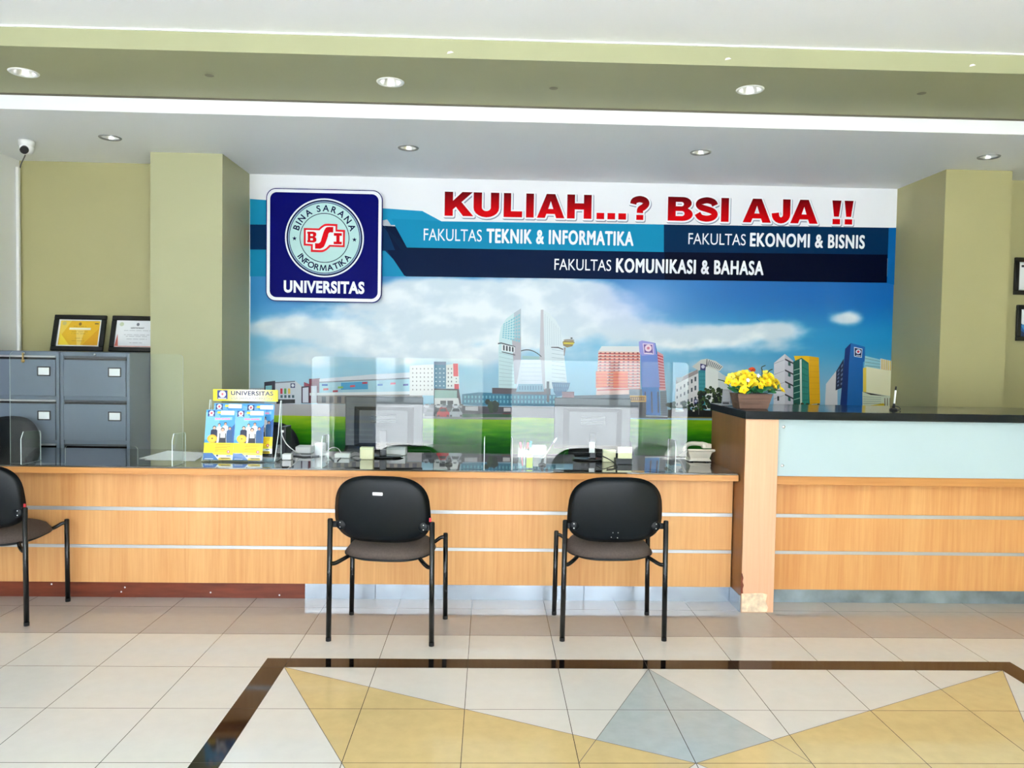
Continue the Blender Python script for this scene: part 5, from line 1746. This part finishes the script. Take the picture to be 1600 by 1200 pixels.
# ------------------------------------------------------------------ note blocks, card terminal, router, roll, papers
def desk_box(name, label, cat, px0, px1, pyb, pyt, depth, mt, group=None, bev=0.002):
    a, b = at(px0, pyb, 2, ZT_), at(px1, pyb, 2, ZT_)
    y0 = (a[1] + b[1]) / 2
    zt = at((px0 + px1) / 2, pyt, 1, y0)[2]
    bm = new_bm(); box(bm, a[0], b[0], y0, y0 + depth, ZT_ + 0.0005, zt, bev, 1)
    o = tag(obj(name, bm, mt), label, cat, group)
    return (a[0] + b[0]) / 2, y0, zt


desk_box('note_block', 'cream note block left of the neck of the monitor above the stickered chair', 'note block', 562, 583, 718, 699, 0.05, M['cream'], 'cream note blocks by the monitors')
desk_box('note_block', 'cream note block right beside the tagged monitor neck', 'note block', 942, 962, 722, 703, 0.03, M['cream'], 'cream note blocks by the monitors')
x, y, z = desk_box('black_box', 'low black box under the cream card beside the telephone screen', 'box', 962, 989, 726, 717, 0.06, M['black_plastic'])
a, b = at(966, 718, 1, y - 0.001), at(988, 718, 1, y - 0.001)
bm = new_bm(); box(bm, a[0], b[0], y + 0.012, y + 0.022, z + 0.0005, at(977, 699, 1, y)[2])
tag(obj('note_block', bm, M['cream']), 'cream note block standing on the low black box', 'note block', 'cream note blocks by the monitors')
a, b = at(602, 704, 1, 4.80), at(633, 704, 1, 4.80)
bm = new_bm(); box(bm, a[0], b[0], 4.82, 4.93, ZT_ + 0.0005, at(617, 699, 1, 4.82)[2], 0.004, 1)
tag(obj('white_box', bm, M['white_plastic']), 'flat white box under the monitor above the stickered chair', 'box')
# black modem with its white lead
a, b = at(438, 713.5, 2, ZT_), at(446.5, 713.5, 2, ZT_)
md_ = thing('modem', 'upright black modem with a white lead right of the brochure stand', 'modem', ((a[0] + b[0]) / 2, a[1], ZT_))
zt = at(440, 667, 1, a[1])[2]
bm = new_bm(); box(bm, a[0], b[0], a[1], a[1] + 0.13, ZT_ + 0.001, zt, 0.004, 2)
obj('case', bm, M['black_plastic'], md_)
q = at(441, 674, 1, a[1] - 0.004)
bm = new_bm(); tube(bm, smooth_path([(q[0], q[1] + 0.004, q[2]), (q[0] + 0.004, q[1] - 0.02, q[2] - 0.02), at(448, 694, 1, a[1] - 0.01), at(462, 706, 1, a[1] - 0.01), at(470, 710, 2, ZT_ + 0.004)]), 0.003, 8)
obj('lead', bm, M['white_plastic'], md_)
bm = new_bm(); box(bm, q[0] - 0.009, q[0] + 0.009, q[1], q[1] + 0.006, q[2] - 0.007, q[2] + 0.007, 0.001, 1)
obj('plug', bm, M['white_plastic'], md_)
desk_box('power_adapter', 'small white power adapter lying at the foot of the black modem', 'power adapter', 440, 455, 719, 709.5, 0.05, M['white_plastic'], None, 0.004)
x, y, z = desk_box('card_reader', 'white card reader box right of the black modem', 'card reader', 461, 486, 709, 698, 0.10, M['white_plastic'], None, 0.004)
b = at(499, 713, 2, ZT_)
bm = new_bm(); lathe(bm, [(0.012, 0.001), (0.034, 0.001), (0.034, 0.075), (0.03, 0.077), (0.012, 0.076), (0.012, 0.001)], (b[0], b[1] + 0.03, ZT_), 28)
tag(obj('paper_roll', bm, M['paper']), 'white paper roll standing on the counter left of the cream note block', 'paper roll')
desk_box('power_strip', 'low white strip box behind the loose cables left of the note block', 'power strip', 522, 546, 716, 709, 0.05, M['white_plastic'], None, 0.003)
# loose cables
def cable(label, pts, r, mt, zoff=None):
    P = [at(x, y, 2, ZT_ + r + (0 if len(q) == 0 else q[0])) for x, y, *q in pts]
    bm = new_bm(); tube(bm, smooth_path(P, 7), r, 8)
    return tag(obj('cable', bm, mt), label, 'cable', 'loose cables on the counter')


cable('black cable curling from the modem towards the paper roll', [(447, 712), (462, 712), (475, 714), (490, 713), (505, 712), (515, 714), (521, 720)], 0.0032, M['black_plastic'])
cable('grey cable looping between paper roll and cream note block', [(527, 720), (534, 714), (545, 709, 0.01), (556, 705, 0.012), (566, 711, 0.004), (560, 719), (548, 715)], 0.0028, M['cab_dark'])
cable('thin black cable running from the tagged monitor neck past the cream note block', [(933, 711, 0.03), (942, 713, 0.035), (952, 718, 0.02), (961, 724, 0.004), (964, 729), (958, 732), (948, 733)], 0.0028, M['black_plastic'])
cable('white cable lying in a loop behind the paper roll', [(513, 716), (510, 709, 0.02), (514, 702, 0.03), (521, 699, 0.03), (528, 701, 0.025), (532, 706, 0.01), (533, 709)], 0.0026, M['white_plastic'])
# loose sheets
for k, (lb, quad) in enumerate((('upper white sheet lying on the dark glass left of the brochures', [(217, 716), (262, 704), (318, 707), (300, 718)]), ('lower white sheet of the small pile left of the brochures', [(226, 718), (266, 706), (322, 709), (304, 720)]))):
    z = ZT_ + 0.0012 + 0.0012 * (1 - k)
    bm = new_bm(); P_ = [at(x, y, 2, z) for x, y in quad]
    bm.faces.new([bm.verts.new(q) for q in P_]); r = bmesh.ops.extrude_face_region(bm, geom=bm.faces[:])
    bmesh.ops.translate(bm, vec=(0, 0, -0.0008), verts=[v for v in r['geom'] if isinstance(v, bmesh.types.BMVert)])
    tag(obj('paper_sheet', bm, M['paper']), lb, 'paper', 'white sheets left of the brochures')

# ------------------------------------------------------------------ planter of artificial flowers on the stone top
ZG = 1.0992
PYF = 4.30
pl = thing('flower_planter', 'brown wooden planter box of yellow artificial flowers on the black stone top', 'planter', (1.48, PYF + 0.07, ZG))
q0, q1, q2, q3 = at(1157, 643, 1, PYF), at(1201, 643, 1, PYF), at(1208, 615, 1, PYF), at(1153, 615, 1, PYF)
bw = wood_mat('dark_weathered_wood', (70, 50, 40), (128, 96, 78), 0.6, grain=(5.0, 40.0, 60.0), plank=14)
bm = new_bm(); h_ = q3[2] - ZG
X0b, X1b, X0t, X1t, D = q0[0], q1[0], q3[0], q2[0], 0.15
for k in range(3):
    f0, f1 = k / 3.0 + 0.008, (k + 1) / 3.0 - 0.008
    g = lambda f: (X0b + (X0t - X0b) * f, X1b + (X1t - X1b) * f, PYF + 0.015 * (1 - f), PYF + D - 0.015 * (1 - f), ZG + 0.0005 + h_ * f)
    a0, a1, y0_, y1_, z0_ = g(f0); c0_, c1_, y2_, y3_, z1_ = g(f1)
    loft(bm, [[(a0, y0_, z0_), (a1, y0_, z0_), (a1, y1_, z0_), (a0, y1_, z0_)], [(c0_, y2_, z1_), (c1_, y2_, z1_), (c1_, y3_, z1_), (c0_, y3_, z1_)]])
loft(bm, [[(X0b + .004, PYF + .019, ZG + 0.0005), (X1b - .004, PYF + .019, ZG + 0.0005), (X1b - .004, PYF + D - .019, ZG + 0.0005), (X0b + .004, PYF + D - .019, ZG + 0.0005)], [(X0t + .006, PYF + .006, ZG + h_ - .006), (X1t - .006, PYF + .006, ZG + h_ - .006), (X1t - .006, PYF + D - .006, ZG + h_ - .006), (X0t + .006, PYF + D - .006, ZG + h_ - .006)]])
obj('box', bm, bw, pl)
random.seed(11)
petal_y = [mat('yellow_petal', (250, 224, 30), 0.6), mat('pale_yellow_petal', (246, 236, 90), 0.6), mat('golden_petal', (240, 206, 24), 0.6)]
stamen_m = mat('orange_stamen', (226, 150, 20), 0.6)
leaf_m = mat('green_leaf', (26, 96, 52), 0.5, var=0.2, vscale=60)
stem_m = mat('dark_stem', (40, 62, 30), 0.7)


def flower(px, py, y, r, yaw, tilt, pm, name='flower', n=5, cm=None):
    c = Vector(at(px, py, 1, y))
    M_ = Matrix.Translation(c) @ Matrix.Rotation(yaw, 4, 'Z') @ Matrix.Rotation(tilt, 4, 'X')   # local +z opens outwards
    bm = new_bm()
    for lay in range(2):
        for k in range(n):
            a = 2 * PI * (k + 0.5 * lay) / n + random.uniform(-0.15, 0.15)
            rr = r * (1.0 - 0.25 * lay) * random.uniform(0.9, 1.1)
            cup_ = 0.55 + 0.5 * lay
            G = []
            for i in range(5):
                s = i / 4.0
                wd = rr * 0.46 * math.sin(PI * (0.12 + 0.80 * s)) ** 0.8
                row = []
                for j in (-1, 0, 1):
                    u = rr * s
                    z = rr * (cup_ * s * (1.25 - 0.75 * s)) + 0.12 * rr * j * j * s
                    v = wd * j
                    row.append(bm.verts.new(M_ @ Vector((u * math.cos(a) - v * math.sin(a), u * math.sin(a) + v * math.cos(a), z))))
                G.append(row)
            for i in range(4):
                for j in range(2):
                    f = bm.faces.new([G[i][j], G[i][j + 1], G[i + 1][j + 1], G[i + 1][j]]); f.smooth = True
    o = obj(name, bm, pm, pl)
    bm = new_bm()
    tube(bm, [M_ @ Vector((0, 0, 0)), M_ @ Vector((0, 0, r * 0.5))], [r * 0.14, r * 0.07], 8)
    obj('stamen', bm, cm or stamen_m, o)
    bm = new_bm()
    base = Vector((1.48 + (c.x - 1.48) * 0.45, PYF + 0.075, ZG + h_ - 0.01))
    tube(bm, smooth_path([base, base.lerp(c, 0.5) + Vector((0, 0, 0.012)), c]), 0.0022, 6)
    obj('stem', bm, stem_m, o)


FL = [(1143, 588, .07, .026), (1139, 596, .05, .024), (1148, 598, .03, .027), (1158, 584, .08, .026), (1162, 591, .04, .028), (1155, 591, .10, .024), (1175, 585, .08, .024), (1170, 597, .02, .025), (1178, 596, .03, .024),
      (1162, 609, -.02, .028), (1187, 602, -.01, .024), (1197, 583, .09, .024), (1203, 588, .06, .028), (1199, 597, .03, .027), (1208, 602, .01, .026), (1213, 596, .05, .025), (1221, 609, .0, .022), (1192, 592, .09, .024), (1150, 586, .11, .024), (1184, 589, .1, .022),
      (1165, 582, .06, .024), (1170, 589, .05, .024), (1190, 596, .03, .024), (1181, 601, .05, .024), (1153, 602, .06, .023), (1206, 595, .08, .024), (1195, 589, .05, .025), (1163, 600, .05, .024), (1215, 602, .06, .022), (1140, 592, .09, .023), (1173, 604, .04, .022), (1199, 604, .03, .022)]
for k, (px, py, dy, r) in enumerate(FL):
    flower(px, py + 1.5, PYF + 0.02 + dy, r, (1180 - px) / 60.0 * -1.0 + random.uniform(-.4, .4), math.radians(random.uniform(45, 85)), petal_y[1] if k in (0, 3, 11, 17) else petal_y[k % 3 if k % 3 != 1 else 0])
flower(1175, 579, PYF + 0.10, .022, 0.0, math.radians(35), mat('orange_red_petal', (206, 70, 24), 0.6), 'rose', 6, mat('dark_red_petal', (120, 24, 24), 0.6))
for px, py, dy in ((1168, 594, 0.0), (1184, 587, 0.05)):
    flower(px, py, PYF + dy, .012, 0.3, math.radians(80), M['paper'], 'blossom', 5)


def leaf(pts_px, y, wd):
    P_ = [Vector(at(px, py, 1, y + dy)) for px, py, dy in pts_px]
    c = smooth_path(P_, 4)
    bm = new_bm(); G = []
    for i, p_ in enumerate(c):
        s = i / (len(c) - 1)
        w__ = wd * math.sin(PI * (0.1 + 0.88 * s)) ** 0.8
        d = (c[min(i + 1, len(c) - 1)] - c[max(i - 1, 0)]).normalized()
        n_ = d.cross(Vector((0, 1, 0.2))).normalized()
        G.append([bm.verts.new(p_ + n_ * w__ + Vector((0, -0.004, 0))), bm.verts.new(p_), bm.verts.new(p_ - n_ * w__ + Vector((0, -0.004, 0)))])
    for A, B_ in zip(G, G[1:]):
        for j in range(2):
            f = bm.faces.new([A[j], A[j + 1], B_[j + 1], B_[j]]); f.smooth = True
    obj('leaf', bm, leaf_m, pl)


for pts_, y, wd in (([(1152, 613, 0.03), (1146, 609, 0.02), (1136, 605, 0.0)], PYF, .010), ([(1170, 613, 0.03), (1176, 608, 0.0), (1180, 603, 0.0)], PYF, .010), ([(1188, 612, 0.03), (1197, 607, 0.0), (1208, 606, 0.0)], PYF, .012),
                    ([(1180, 614, 0.03), (1180, 610, -.01), (1172, 607, -.02)], PYF, .012), ([(1200, 613, 0.03), (1206, 612, 0.0), (1213, 614, -.01)], PYF, .009), ([(1160, 613, 0.04), (1156, 606, 0.03), (1150, 604, 0.02)], PYF, .010),
                    ([(1176, 612, 0.05), (1184, 603, 0.05), (1190, 598, 0.05)], PYF, .012), ([(1192, 613, 0.02), (1186, 610, -.01), (1183, 612, -.02)], PYF, .010), ([(1166, 613, 0.05), (1170, 604, 0.05), (1168, 600, 0.05)], PYF, .012), ([(1205, 612, 0.05), (1214, 606, 0.04), (1217, 600, 0.04)], PYF, .009),
                    ([(1175, 613, 0.1), (1176, 602, 0.1), (1174, 592, 0.1)], PYF, .014), ([(1190, 613, 0.1), (1194, 602, 0.1), (1199, 594, 0.1)], PYF, .014), ([(1162, 613, 0.1), (1158, 603, 0.1), (1153, 594, 0.1)], PYF, .014), ([(1183, 613, 0.11), (1186, 600, 0.11), (1186, 590, 0.11)], PYF, .014), ([(1200, 613, 0.1), (1208, 604, 0.1), (1212, 598, 0.1)], PYF, .012), ([(1168, 613, 0.0), (1172, 611, -.015), (1166, 616, -.02)], PYF, .008), ([(1157, 613, 0.08), (1148, 606, 0.07), (1143, 598, 0.07)], PYF, .012)):
    leaf(pts_, y, wd)
for pts_ in ([(1190, 600), (1191, 580), (1190, 574), (1196, 571)], [(1198, 600), (1200, 582), (1207, 577)], [(1140, 604), (1132, 596), (1122, 593)]):
    bm = new_bm(); tube(bm, smooth_path([at(x, y, 1, PYF + 0.08) for x, y in pts_]), [0.0025] * 99 if False else 0.0028, 6)
    obj('twig', bm, stem_m, pl)

# clear card stand beside the planter
a = at(1138, 634, 2, ZG)
cs = thing('card_stand', 'small clear stand with a grey printed card left of the flower planter', 'card stand', (a[0], a[1], ZG))
ln = math.radians(25)
cxs, cys = a[0], a[1]
bm = new_bm(); box(bm, cxs - 0.05, cxs + 0.045, cys - 0.03, cys + 0.05, ZG + 0.0005, ZG + 0.003)
obj('foot_plate', bm, [M['acrylic']], cs)
cpl = lambda u, v, h: (cxs - 0.045 + u, cys + v * math.sin(ln) - h * math.cos(ln), ZG + 0.004 + v * math.cos(ln) + h * math.sin(ln))
bm = new_bm()
vs = [bm.verts.new(cpl(u, v, h)) for h in (0.0, -0.002) for u, v in ((0.004, 0), (0.086, 0), (0.074, 0.10), (0.022, 0.10))]
for q in ((0, 1, 2, 3), (7, 6, 5, 4), (0, 4, 5, 1), (1, 5, 6, 2), (2, 6, 7, 3), (3, 7, 4, 0)):
    bm.faces.new([vs[i] for i in q])
obj('card', bm, mat('grey_card', (150, 154, 160), 0.4), cs)
P = Print(cpl, 2e-5)
for k in range(7):
    P.rect(0.024 - k * 0.0016, 0.088 - k * 0.01, 0.056 + k * 0.001, 0.091 - k * 0.01, (196, 198, 204))
P.rect(0.012, 0.006, 0.05, 0.018, (60, 62, 68)); P.poly([(0.058, 0.01), (0.08, 0.01), (0.074, 0.07), (0.062, 0.05)], (110, 124, 140))
P.build('card_print', M['ink'], cs)

# ------------------------------------------------------------------ roll-up banner inside the entrance (shows in the clear screens)
rb = thing('roll_up_banner', 'tan and blue roll-up banner reflected in the clear screen by the left monitor', 'banner', (-1.80, -2.0, 0), PI)
ORIGIN[rb.name] = (0, 0, 0)
bm = new_bm(); box(bm, -0.30, 0.30, -0.09, 0.09, 0, 0.07, 0.01, 2)
obj('base', bm, M['alu'], rb)
bm = new_bm(); box(bm, -0.28, 0.28, -0.003, 0.0, 0.07, 1.7)
obj('sheet', bm, M['paper'], rb)
bm = new_bm(); tube(bm, [(0, 0.03, 0.05), (0, 0.01, 1.70)], 0.008, 8)
obj('pole', bm, M['alu'], rb)
P = Print(lambda u, v, h: (u, -0.0035 - h, v), 3e-5)
P.rect(-0.28, 0.07, 0.28, 1.7, (170, 148, 112)); P.rect(-0.28, 0.07, 0.28, 0.42, (40, 84, 150)); P.rect(0.17, 0.42, 0.22, 1.7, (70, 100, 150)); P.rect(-0.28, 0.46, 0.28, 0.52, (70, 100, 150))
for k in range(11):
    P.rect(-0.24, 0.6 + k * 0.09, 0.10 - 0.05 * (k % 3), 0.62 + k * 0.09, (96, 78, 58))
for k in range(4):
    P.rect(-0.24, 0.12 + k * 0.065, 0.12 - 0.04 * (k % 2), 0.14 + k * 0.065, (190, 206, 226))
P.build('banner_print', M['ink'], rb)
